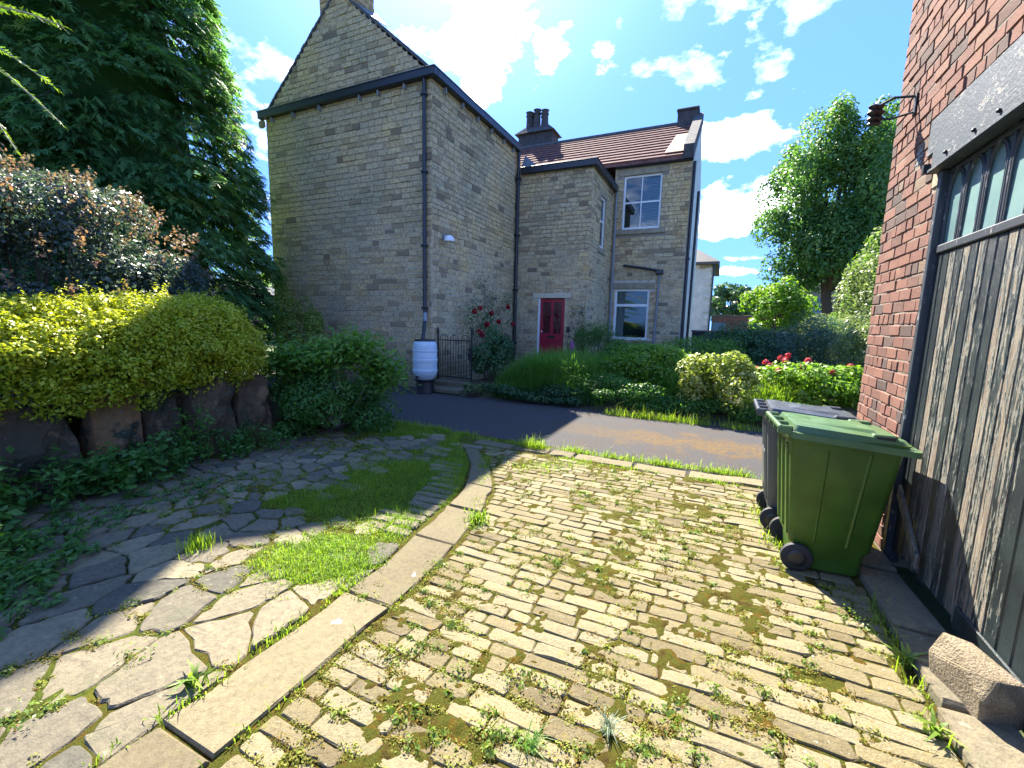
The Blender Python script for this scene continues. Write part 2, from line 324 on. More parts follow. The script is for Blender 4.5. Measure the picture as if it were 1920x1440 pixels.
    t.col(c).rough(t.mix(bare, (.35,)*3, (.9,)*3)).bump(t.math('ADD', t.math('MULTIPLY', bare, -.6), t.math('ADD', t.noise(22, 6, .7, (3, 12, .4)), t.math('MULTIPLY', chip, .4))), .7, .006); M['gate'] = t.m
    t = NT('weathered_lintel_paint'); f = t.math('ADD', t.math('MULTIPLY', t.noise(8, 7, .75, (1,.6,1.6)), .7), t.math('MULTIPLY', t.noise(34, 5, .7), .35)); bare = t.step(f, .585, .63)
    c = t.mix(bare, t.ramp(t.noise(4, 5), [(.3, (.018,.030,.045)), (.7, (.038,.055,.075))]), t.ramp(t.noise(30, 4), [(.3, (.10,.09,.075)), (.7, (.22,.205,.18))])); t.col(c).rough(.6).bump(t.math('ADD', t.math('MULTIPLY', bare, -.5), t.noise(50, 4)), .6, .005); M['lintel'] = t.m
    t = NT('frame_paint'); f = t.noise(30, 6, .7, (1,1,.3)); c = t.mix(t.step(f, .58, .66), (.035,.042,.052), (.30,.28,.28)); t.col(c).rough(.45).bump(f, .4, .003); M['frame'] = t.m
    # metals, plastics, glass
    M['iron'] = plain('black_iron', (.012,.013,.016), .5, .2); M['gutter'] = plain('black_gutter', (.015,.018,.024), .38); M['greypipe'] = plain('grey_pipe', (.20,.22,.24), .45)
    M['white'] = plain('white_frame_paint', (.72,.73,.72), .4, var=.06); M['butt'] = plain('white_barrel_plastic', (.52,.62,.68), .38, var=.05, bump=.05); M['black'] = plain('black_plastic', (.014,.014,.016), .4)
    M['rubber'] = plain('tyre_rubber', (.016,.016,.017), .75); M['lead'] = plain('lead_sheet', (.13,.145,.165), .7); M['cream'] = plain('cream_lintel', (.55,.49,.36), .85)
    M['render'] = plain('pale_render', (.55,.56,.50), .9, var=.2, scale=2); M['doorred'] = plain('red_door_paint', (.33,.012,.035), .35, var=.1); M['buffpatch'] = plain('buff_flashing', (.24,.155,.105), .8)
    M['greenbin'] = plain('green_bin_plastic', (.040,.095,.010), .40, var=.28, bump=.12, scale=5); M['greenlid'] = plain('green_lid_plastic', (.065,.125,.05), .36, var=.10, bump=.1, scale=4)
    M['greybin'] = plain('grey_bin_plastic', (.075,.085,.088), .45, var=.1, bump=.1, scale=4); M['greylid'] = plain('charcoal_lid_plastic', (.045,.05,.062), .36, bump=.1)
    M['pink'] = plain('pink_cloth', (.45,.10,.30), .8); M['soot'] = plain('sooty_stone', (.055,.052,.05), .9, var=.35, scale=5, bump=.5); M['pinkbrick'] = plain('far_brick', (.26,.13,.10), .9, var=.3); M['farstone'] = plain('far_stone', (.22,.18,.14), .95, var=.35, scale=1.2)
    M['darkwall'] = plain('dark_wall', (.022,.026,.03), .85, var=.3); M['lampglass'] = plain('lamp_white', (.7,.72,.75), .25); M['slatblind'] = plain('pale_blind', (.32,.37,.38), .6); M['bark'] = plain('tree_bark', (.075,.055,.04), .95, var=.4, bump=.9, scale=14); M['twig'] = plain('hedge_twig', (.035,.032,.015), 1, var=.4); M['silver'] = plain('pale_bark', (.30,.27,.22), .9, var=.3)
    t = NT('window_glass'); gl = t.n('ShaderNodeBsdfGlossy'); gl.inputs['Roughness'].default_value = .02; gl.inputs[0].default_value = (.9, .95, .95, 1); tr = t.n('ShaderNodeBsdfTransparent'); tr.inputs[0].default_value = (.75, .82, .82, 1); fr = t.n('ShaderNodeFresnel'); fr.inputs[0].default_value = 1.6
    mx = t.n('ShaderNodeMixShader'); t.l(t.math('ADD', t.math('MULTIPLY', fr.outputs[0], .55), .03, True), mx.inputs[0]); t.l(tr.outputs[0], mx.inputs[1]); t.l(gl.outputs[0], mx.inputs[2]); t.l(mx.outputs[0], t.out.inputs[0]); M['glass'] = t.m
    t = NT('old_wavy_glass'); t.col(t.ramp(t.noise(2.5, 4), [(.3, (.13,.22,.23)), (.7, (.24,.36,.34))])).rough(.12).setv('Specular IOR Level', 1.0).setv('Coat Weight', .6).bump(t.noise(3, 2), .06, .01); M['oldglass'] = t.m  # teal base carries the bright sky reflection in its colour, plus dusty film
    # leaves
    L = leafmat
    M['l_conifer'] = L('cypress_foliage', [(0, (.035,.10,.045)), (.4, (.075,.19,.07)), (.75, (.14,.27,.08)), (1, (.25,.34,.08))], .45, 1.4, .6)
    M['l_hedge'] = L('golden_privet_leaf', [(0, (.07,.12,.010)), (.3, (.20,.27,.016)), (.65, (.37,.41,.02)), (1, (.52,.52,.045))], .35, 1.2)
    M['l_purple'] = L('bronze_shrub_leaf', [(0, (.03,.058,.058)), (.4, (.055,.095,.09)), (.7, (.085,.115,.095)), (.86, (.24,.13,.11)), (1, (.40,.20,.19))], .35, 1.5)
    M['l_elder'] = L('elder_leaf', [(0, (.03,.09,.022)), (.5, (.075,.19,.03)), (1, (.17,.30,.04))], .42)
    M['l_nettle'] = L('nettle_leaf', [(0, (.025,.08,.022)), (.5, (.06,.165,.03)), (1, (.14,.26,.05))], .40)
    M['l_tree'] = L('sycamore_leaf', [(0, (.035,.10,.035)), (.45, (.08,.18,.05)), (.8, (.15,.26,.06)), (1, (.25,.33,.08))], .40, 1.5)
    M['l_bright'] = L('bright_leaf', [(0, (.05,.13,.016)), (.5, (.13,.25,.024)), (1, (.24,.34,.04))], .45)
    M['l_varieg'] = L('variegated_leaf', [(0, (.04,.10,.015)), (.4, (.16,.24,.03)), (.7, (.34,.37,.07)), (1, (.55,.55,.30))], .40, 1.2)
    M['l_dark'] = L('dark_shrub_leaf', [(0, (.025,.065,.032)), (.5, (.05,.125,.05)), (1, (.11,.20,.07))], .35)
    M['l_blue'] = L('blue_shrub_leaf', [(0, (.03,.075,.055)), (.5, (.07,.14,.09)), (1, (.14,.22,.14))], .3)
    M['l_pale'] = L('pale_leaf', [(0, (.05,.085,.035)), (.5, (.14,.19,.075)), (1, (.32,.36,.18))], .4)
    M['l_blossom'] = L('white_blossom', [(0, (.35,.33,.32)), (1, (.75,.72,.72))], .5, 1.0)
    M['l_red'] = L('red_petal', [(0, (.28,.004,.012)), (1, (.50,.02,.035))], .3, 1.0)
    M['l_peony'] = L('pink_petal', [(0, (.50,.03,.07)), (1, (.72,.12,.16))], .35, 1.0)
    M['l_grass'] = L('grass_blade', [(0, (.08,.17,.014)), (.5, (.19,.31,.024)), (.85, (.32,.39,.045)), (1, (.42,.38,.10))], .5, 1.3, .5)
    M['l_long'] = L('long_grass_blade', [(0, (.05,.15,.022)), (.5, (.11,.26,.038)), (.9, (.20,.34,.06)), (1, (.36,.33,.14))], .45, 1.3, .5)
    M['l_moss'] = L('moss_tuft', [(0, (.12,.075,.02)), (.3, (.22,.14,.03)), (.5, (.20,.19,.03)), (.8, (.24,.28,.04)), (1, (.34,.36,.08))], .35, 1.2, .8)
    M['l_weed'] = L('weed_leaf', [(0, (.08,.15,.025)), (.5, (.16,.25,.04)), (.9, (.26,.33,.07)), (1, (.34,.25,.11))], .40, 1.2)
    M['l_silver'] = L('silver_blade', [(0, (.12,.17,.12)), (1, (.30,.36,.26))], .35, 1.0)
mats()
M = MATS

# ---------------------------------------------------------------- ground, drive, paving
CAMM = sc.camera.matrix_world.copy(); CAMI = CAMM.inverted()
def proj(p):
    v = CAMI @ Vector(p)
    return (960 + 821*v.x/-v.z, 720 - 821*v.y/-v.z, -v.z) if v.z < -.05 else (1e6, 1e6, 1e6)
def seen(p, mrg=40):
    x, y, d = proj(p); return -mrg < x < 1920+mrg and -mrg < y < 1440+mrg
def sheet(name, x0, x1, y0, y1, z, mat, nx=1, ny=1, zf=None):
    xs = np.linspace(x0, x1, nx+1); ys = np.linspace(y0, y1, ny+1); X, Y = np.meshgrid(xs, ys)
    Z = np.full_like(X, z) if zf is None else zf(X, Y)
    V = np.stack([X.ravel(), Y.ravel(), Z.ravel()], 1); w = nx+1
    F = np.array([(j*w+i, j*w+i+1, (j+1)*w+i+1, (j+1)*w+i) for j in range(ny) for i in range(nx)])
    o = mk(name, V, F, mat, None, smooth=nx > 1); o['kind'] = 'structure'; return o

sheet('ground', -300, 300, -200, 420, -.07, M['field'])
sheet('asphalt_drive', -18, 30, 5.3, 9.2, -.012, M['asphalt'], 120, 14, lambda X, Y: -.012 - .02*(fbm(X, Y, .5)-.5))
def gz(X, Y):
    X = np.asarray(X, float); Y = np.asarray(Y, float)
    a = np.clip((Y-8.45-.12*np.sin(X*1.3))/.9, 0, 1); a = a*a*(3-2*a)
    return -.05 + a*.28 + np.clip((Y-9.4)/4, 0, 1)*.22 + .05*(fbm(X, Y, 1.1)-.5)*a
sheet('garden_bed', -5.35, 14, 8.35, 19, 0, M['soil'], 60, 40, gz)
def bankz(X, Y): return .70*np.clip((5.3-Y)/.9, 0, 1)*np.clip((-5.72-X)/.12, 0, 1) - .04 + .06*(fbm(X, Y, 1)-.5)
sheet('planted_bank', -26, -5.68, -8, 8.6, 0, M['soil'], 50, 36, bankz)

# kerb curve: right and left edge X as functions of Y
def xr(y): return np.interp(y, [-3, 2.3, 2.9, 3.3, 3.87, 4.45, 4.95, 5.3], [-1.63, -1.63, -1.72, -1.79, -1.97, -2.32, -2.75, -3.05])
def xl(y): return np.interp(y, [-3, 2.2, 2.6, 3.07, 3.73, 4.42, 5.0, 5.3], [-1.98, -1.98, -2.05, -2.10, -2.25, -2.58, -3.03, -3.3])

sett_paving = sheet('sett_paving', -3.2, 1.30, -2.5, 5.32, -.009, M['joint'], 230, 400, lambda X, Y: -.008 + .010*(fbm(X, Y, 5)-.5) + .020*np.clip((fbm(X, Y, 13)*.62+fbm(X, Y, 2.2)*.38-.55)*7, 0, 1)*np.clip(1.3-X, .35, 1)*(X > xr(Y)+.01))
flag_paving = sheet('flagstone_paving', -5.9, -1.95, -2.5, 5.66, -.012, M['turf'], 60, 70, lambda X, Y: -.010 + .05*(fbm(X, Y, 1.6)-.5)*np.clip((-2.2-X)*2, 0, 1))
kerbs = sheet('kerb_line', -3.3, -1.4, -2.5, 5.3, -.05, M['joint'])

def slab(outline, z, drop=.09, bev=.012, rg=rng, jz=.004, tilt=.006, mid=True):
    """a stone from its outline: worn top edge, slightly domed top"""
    P = np.asarray(outline, float); n = len(P); c = P.mean(0); tx, ty = rg.normal(0, tilt, 2)
    d = P-c; ln = np.linalg.norm(d, axis=1, keepdims=True); ins = c + d*(1-bev/np.maximum(ln, bev*2)*rg.uniform(.7, 1.6, (n, 1)))
    zt = lambda q, k: z + (q[:, 0]-c[0])*tx + (q[:, 1]-c[1])*ty + k
    V = np.vstack([np.c_[P, np.full(n, z-drop)], np.c_[P, zt(P, -bev*rg.uniform(.7, 1.5, n))], np.c_[ins, zt(ins, rg.normal(0, jz*.5, n))], [[*c, z+jz]]])
    F = []
    for i in range(n):
        j = (i+1) % n; F += [(i, j, n+j, n+i), (n+i, n+j, 2*n+j, 2*n+i), (2*n+i, 2*n+j, 3*n)]
    return V, F
def octo(cx, cy, lx, ly, rg, cut=.016, jit=.0032, rot=0):
    x, y = lx/2, ly/2; c = min(cut, ly*.3)*rg.uniform(.4, 1.3, 8)
    P = np.array([(-x+c[0], -y), (x-c[1], -y), (x, -y+c[2]), (x, y-c[3]), (x-c[4], y), (-x+c[5], y), (-x, y-c[6]), (-x, -y+c[7])]) + rg.normal(0, jit, (8, 2))
    if lx > .16:
        m0 = np.array([[rg.uniform(-.2, .2)*lx, -y+rg.normal(0, jit)]]); m1 = np.array([[rg.uniform(-.2, .2)*lx, y+rg.normal(0, jit)]])
        P = np.vstack([P[:1], m0, P[1:5], m1, P[5:]])
    ca, sa = math.cos(rot), math.sin(rot)
    return np.array([(cx + a*ca - b*sa, cy + a*sa + b*ca) for a, b in P])
JOINTS = []
def setts():
    rg = np.random.default_rng(11); y = .25; items = []
    while y < 5.18:
        h = rg.uniform(.086, .112); x = xr(y+h/2)+.025 + (rg.uniform(0, .02))
        while x < 1.0:
            l = rg.choice([rg.uniform(.11, .17), rg.uniform(.17, .27), rg.uniform(.27, .40)], p=[.25, .5, .25])
            if x+l > 1.0: l = 1.03-x
            if l > .08:
                gap = rg.uniform(.005, .013); miss = rg.random() < .010
                yy = y + h/2 + .035*math.sin(x*1.1+.4) + rg.normal(0, .002)
                if not miss: items.append((octo(x+l/2, yy, l-gap, h-rg.uniform(.005, .013), rg, rot=rg.normal(0, .006)), rg.normal(0, .0028), rg.random(), (x+l/2, yy)))
                for _ in range(2): JOINTS.append((x+l*rg.random(), yy-h/2)); 
                JOINTS.append((x, yy + rg.uniform(-.5, .5)*h))
            x += l
        y += h
    # a few short rows between the curved kerb and the drive
    vis = [it for it in items if seen((*it[3], 0), 60)]; vis.sort(key=lambda it: proj((*it[3], 0))[2]); near = set(id(it) for it in vis[:300])
    rest = MB()
    for it in items:
        V, F = slab(it[0], it[1], .07, .006, rg, .002, .018)
        if id(it) in near: mk('sett', V, F, M['sett'], sett_paving, it[2], smooth=False)
        else: rest.add(V, F, it[2])
    rest.build('sett_field', M['sett'], sett_paving, kind='stuff')
setts()
def kerb():
    rg = np.random.default_rng(5); br = [-1.6, -.75, .02, .86, 1.88, 2.68, 3.28, 3.84, 4.36, 4.98]
    for a, b in zip(br[:-1], br[1:]):
        g = .008; ys = np.linspace(a+g, b-g, 7)
        P = [(xl(v)+.006+rg.normal(0, .006), v) for v in ys[::-1]] + [(xr(v)-.006+rg.normal(0, .006), v) for v in ys]
        if b > 3.3: P = [(x + (.0 if i > 6 else .02), v) for i, (x, v) in enumerate(P)]
        V, F = slab(P, .008+rg.normal(0, .004), .1, .01, rg, .003, .006); mk('kerb_slab', V, F, M['kerb'], kerbs, rg.random())
    # edging slabs along the drive
    x = -3.0
    for w in (.62, .5, .35, .75, .62, .85, .55):
        y0 = 5.20 + .03*math.sin(x*2.1); h = rg.uniform(.22, .28); l = w-.03
        xs = np.linspace(x, x+l, 4)
        P = [(v, y0+.08*(v > .2)+rg.normal(0, .012)) for v in xs] + [(v, y0+h+.06*(v > .2)+rg.normal(0, .015)) for v in xs[::-1]]
        V, F = slab(P, .012, .1, .015, rg, .004, .008); mk('edging_slab', V, F, M['kerb'], kerbs, rg.random()); x += w
kerb()
def grassd(x, y):
    """how thickly turf covers the old paving"""
    x = np.asarray(x); y = np.asarray(y)
    a = np.clip((x+3.95+.0*y)/.8, 0, 1)*np.clip((y-2.2)/.5, 0, 1)*np.clip((-2.05-x)/.15, 0, 1)
    b = np.exp(-((x+2.45)/.5)**2-((y-2.1)/.42)**2)*1.0
    c = np.exp(-((x+4.3)/.8)**2-((y-5.25)/.5)**2)
    return np.clip(np.maximum(np.maximum(a*.85, b), c*.9) + .7*(fbm(x, y, 1.7)-.5), 0, 1)*np.clip((y-1.45)/.4, 0.12, 1)
FLAGS = []
def flags():
    rg = np.random.default_rng(21); S = []
    y = -.7
    while y < 5.6:
        sp = .32 if y < 1.5 else (.25 if y < 2.3 else .20); x = -5.55 + rg.uniform(0, .2)
        while x < -1.75: S.append((x + rg.uniform(-.3, .3)*sp*1.25, y + rg.uniform(-.25, .25)*sp)); x += sp*rg.uniform(1.1, 1.6)
        y += sp*.8
    S = np.array(S)
    items = []
    for i, s in enumerate(S):
        P = [np.array(q) + s for q in ((-.7,-.7),(.7,-.7),(.7,.7),(-.7,.7))]
        an = np.array([1.0, .72 if s[1] < 2 else 1.15]); d = np.linalg.norm((S-s)*an, axis=1)
        for j in np.argsort(d)[1:18]:
            m = (S[j]+s)/2 + (S[j]-s)*rg.normal(0, .0); nrm = (S[j]-s)*an*an; nrm = nrm/np.linalg.norm(nrm); Q = []
            for k in range(len(P)):
                a, b = P[k], P[(k+1) % len(P)]; da, db = (a-m)@nrm, (b-m)@nrm
                if da <= 0: Q.append(a)
                if da*db < 0: Q.append(a + (b-a)*da/(da-db))
            P = Q
            if len(P) < 3: break
        if len(P) < 3: continue
        c = np.mean(P, 0)
        g = float(grassd(*c))
        if c[0] > xl(c[1])+.10 or c[0] < -5.5 or c[1] > 5.55: continue
        if -2.95 < c[0] and 2.6 < c[1] < 4.35 : continue
        if rg.random() < (g-.25)*1.35: continue
        P = [p for k, p in enumerate(P) if np.linalg.norm(p-P[k-1]) > .03]
        if len(P) < 3: continue
        P = [c + (p-c)*max(.5, 1-rg.uniform(.006, .018)/max(.05, np.linalg.norm(p-c))) for p in P]
        Q = []
        for k in range(len(P)):
            a, b = P[k], P[(k+1) % len(P)]; Q.append(a*.93+b*.07)
            if np.linalg.norm(b-a) > .12: Q += [a*.7+b*.3 + rg.normal(0, .008, 2), (a+b)/2 + rg.normal(0, .011, 2), a*.3+b*.7 + rg.normal(0, .008, 2)]
            Q.append(a*.07+b*.93)
        Q = [(min(q[0], xl(q[1])-.012), q[1]) for q in Q]
        if np.ptp([q[0] for q in Q]) < .07: continue
        V, F = slab(Q, .004 + rg.normal(0, .004) - .008*g, .06, .008, rg, .003, .010); mk('flagstone', V, F, M['flag'], flag_paving, rg.random()); FLAGS.append((c, g))
        for k in range(len(P)): JOINTS.append(tuple((P[k]+P[(k+1) % len(P)])/2 + rg.normal(0, .01, 2)))
    # ladder of long setts beside the kerb
    for k in range(14):
        y = 2.66 + k*.125; n = 2 if k < 3 else 1
        x1 = xl(y)-.05 - (.0 if k < 9 else .05)
        for q in range(n):
            l = rg.uniform(.24, .40) if n == 1 else rg.uniform(.18, .24)
            P = octo(x1-l/2, y + .06*0, l, .098, rg, rot=.10+rg.normal(0, .03)); V, F = slab(P, .012+rg.normal(0, .004), .07, .012, rg, .005, .03)
            mk('border_sett', V, F, M['flag'], flag_paving, .45+.5*rg.random()); x1 -= l+.03
    for (x, y, l) in ((-3.15, 4.55, .34), (-3.5, 4.2, .30), (-3.2, 4.75, .3), (-3.0, 5.05, .5), (-3.75, 4.75, .22), (-3.55, 5.15, .24)):
        V, F = slab(octo(x, y, l, .13, rg, rot=rg.normal(0, .05)), .012, .07, .012, rg, .005, .02); mk('border_sett', V, F, M['flag'], flag_paving, .5+.4*rg.random())
flags()
def threshold():
    rg = np.random.default_rng(3); y = 1.2
    t = sheet('gate_threshold', 1.0, 1.32, .8, 4.15, -.03, M['joint'])
    while y < 4.05:
        l = rg.uniform(.5, .8); l = min(l, 4.1-y); w = rg.uniform(.0, .03)
        V, F = slab([(1.035+w, y), (1.29, y), (1.29, y+l-.02), (1.035, y+l-.02)], .045+rg.normal(0, .006), .1, .014, rg, .004, .02); mk('threshold_slab', V, F, M['flag'], t, .3+.5*rg.random()); y += l
threshold()
st = sheet('gate_steps', -6.46, -5.3, 8.55, 9.9, .02, M['soil'])
for k, (y0, y1, z) in enumerate(((8.62, 9.05, .10), (9.06, 9.9, .21))):
    b = MB().bevbox(-6.44, -5.32, y0, y1, z-.2, z, .015); b.build('step', M['flag'], st)

# grass in the old paving: short turf, one mass
def blades(P, h, rg, w=.006, lean=.45, seg2=True):
    n = len(P); a = rg.uniform(0, 2*np.pi, n); d = np.c_[np.cos(a), np.sin(a), np.zeros(n)]; s = np.c_[-np.sin(a), np.cos(a), np.zeros(n)]
    ld = rg.uniform(.05, 1, n)[:, None]*lean; up = np.array([[0, 0, 1.]]); h = np.asarray(h).reshape(-1, 1); w = np.asarray(w).reshape(-1, 1)*np.ones((n, 1))
    m = P + (up*.62 + d*ld*.35)*h; t = P + (up*(1-.35*ld) + d*ld*1.1)*h
    V = np.stack([P-s*w/2, P+s*w/2, m+s*w*.42, m-s*w*.42, t+s*w*.06, t-s*w*.06], 1).reshape(-1, 3)
    b = np.arange(n)[:, None]*6; F = np.vstack([b+np.array([[0,1,2,3]]), b+np.array([[3,2,4,5]])]); return V, F
def turf():
    rg = np.random.default_rng(31); N = 330000
    x = rg.uniform(-5.2, -1.99, N); y = rg.uniform(.2, 5.62, N); g = grassd(x, y); ok = (rg.random(N) < np.clip((g-.20)*1.8, 0, 1)**1.2) & (x < xl(y)-.01)
    x, y, g = x[ok], y[ok], g[ok]; n = len(x)
    P = np.c_[x, y, -.012+.05*(fbm(x, y, 1.6)-.5)]; h = rg.gamma(3, .0095, n)*(.35+1.1*fbm(x, y, 3.1))*(.6+g*.6)
    V, F = blades(P, h, rg, .0042, 1.1); r = np.clip(rg.normal(.45, .2, n) + .5*(fbm(x, y, 2.3)-.5), 0, 1)
    o = mk('turf_grass', V, F, M['l_grass'], None, np.tile(r, 2)); props(o, 'short green turf spread over the old paving beside the kerb', 'grass', kind='stuff')
turf()

# ---------------------------------------------------------------- masonry
def fY(Y0): return lambda u, d, z: (u, Y0-d, z)             # wall facing the camera side (-Y)
def fX(X0): return lambda u, d, z: (X0+d, u, z)             # wall facing +X
def fXm(X0): return lambda u, d, z: (X0-d, u, z)            # wall facing -X
def core(b, m, u0, u1, z0, z1, holes, th=.3):
    us = sorted({u0, u1, *[h[0] for h in holes], *[h[1] for h in holes]}); zs = sorted({z0, z1, *[h[2] for h in holes], *[h[3] for h in holes]})
    us = [u for u in us if u0 <= u <= u1]; zs = [z for z in zs if z0 <= z <= z1]
    for a, c in zip(us[:-1], us[1:]):
        for e, g in zip(zs[:-1], zs[1:]):
            if any(h[0] < (a+c)/2 < h[1] and h[2] < (e+g)/2 < h[3] for h in holes): continue
            P = [m(u, d, z) for z in (e, g) for u, d in ((a, 0), (c, 0), (c, -th), (a, -th))]
            b.add(P, [(0,1,5,4),(1,2,6,5),(2,3,7,6),(3,0,4,7),(4,5,6,7),(3,2,1,0)], .5)
def courses(m, u0f, u1f, z0, z1, holes, rg, hmin, hmax, lmin, lmax, gap=.012, proud=.012, tone=None, pattern=None):
    """rows of single stones in front of a mortar face -> [(verts, faces, rnd, centre)]"""
    out = []; z = z0; row = 0
    while z < z1-.03:
        h = min(rg.uniform(hmin, hmax), z1-z); zm = z+h/2; row += 1
        ivs = [(u0f(zm), u1f(zm))]
        for (a, c, e, g) in holes:
            if z < g-.02 and z+h > e+.02:
                nx = []
                for (p, q) in ivs:
                    if a <= p and c >= q: continue
                    if p < a < q: nx.append((p, a))
                    if p < c < q: nx.append((c, q))
                    if not (p < a < q or p < c < q): nx.append((p, q))
                ivs = nx
        for (p, q) in ivs:
            if q-p < .04: continue
            u = p - (rg.uniform(0, .5)*lmax if pattern is None else pattern(row, None))
            while u < q:
                l = rg.uniform(lmin, lmax) if pattern is None else pattern(row, rg)
                a, c = max(u, p), min(u+l, q)
                if q-c < .07: c = q; l = c-u+1e-6
                if c-a > .03:
                    g = gap*rg.uniform(.6, 1.3)/2; pr = max(.003, proud+rg.normal(0, proud*.35)); i = min(.007, h*.08); j = rg.normal(0, .0022, 8)
                    B = [(a+g, z+g), (c-g, z+g), (c-g, z+h-g), (a+g, z+h-g)]; T = [(a+g+i+j[0], z+g+i+j[1]), (c-g-i+j[2], z+g+i+j[3]), (c-g-i+j[4], z+h-g-i+j[5]), (a+g+i+j[6], z+h-g-i+j[7])]
                    V = [m(x, -.004, y) for x, y in B] + [m(x, pr+rg.normal(0, .0015), y) for x, y in T]
                    F = [(4,5,6,7),(0,1,5,4),(1,2,6,5),(2,3,7,6),(3,0,4,7)]
                    out.append((V, F, float(np.clip(tone(rg) if tone else rg.random(), 0, 1)), m((a+c)/2, 0, zm), (c-a)*h))
                u += l
        z += h
    return out
def flip(fs): return [(V, [tuple(reversed(f)) for f in F], r, c, s) for (V, F, r, c, s) in fs]
def emit(groups, single, mat, n=300, restname='stone_coursing'):
    """groups: [(parent, stones)]; the n that show largest become parts of their own"""
    al = [(s[4]/max(.5, proj(s[3])[2])**2 if seen(s[3], 10) else 0, gi, si) for gi, (p, st) in enumerate(groups) for si, s in enumerate(st)]
    al.sort(reverse=True); top = {(g, s) for v, g, s in al[:n] if v > 0}
    for gi, (p, st) in enumerate(groups):
        rest = MB()
        for si, s in enumerate(st):
            if (gi, si) in top: mk(single, s[0], s[1], mat, p, s[2])
            else: rest.add(s[0], s[1], s[2])
        if rest.V: rest.build(restname, mat, p, kind='stuff')
def stone_tone(rg):
    v = rg.random()
    return rg.uniform(0, .06) if v < .035 else rg.uniform(.06, .28) if v < .15 else rg.uniform(.28, 1)

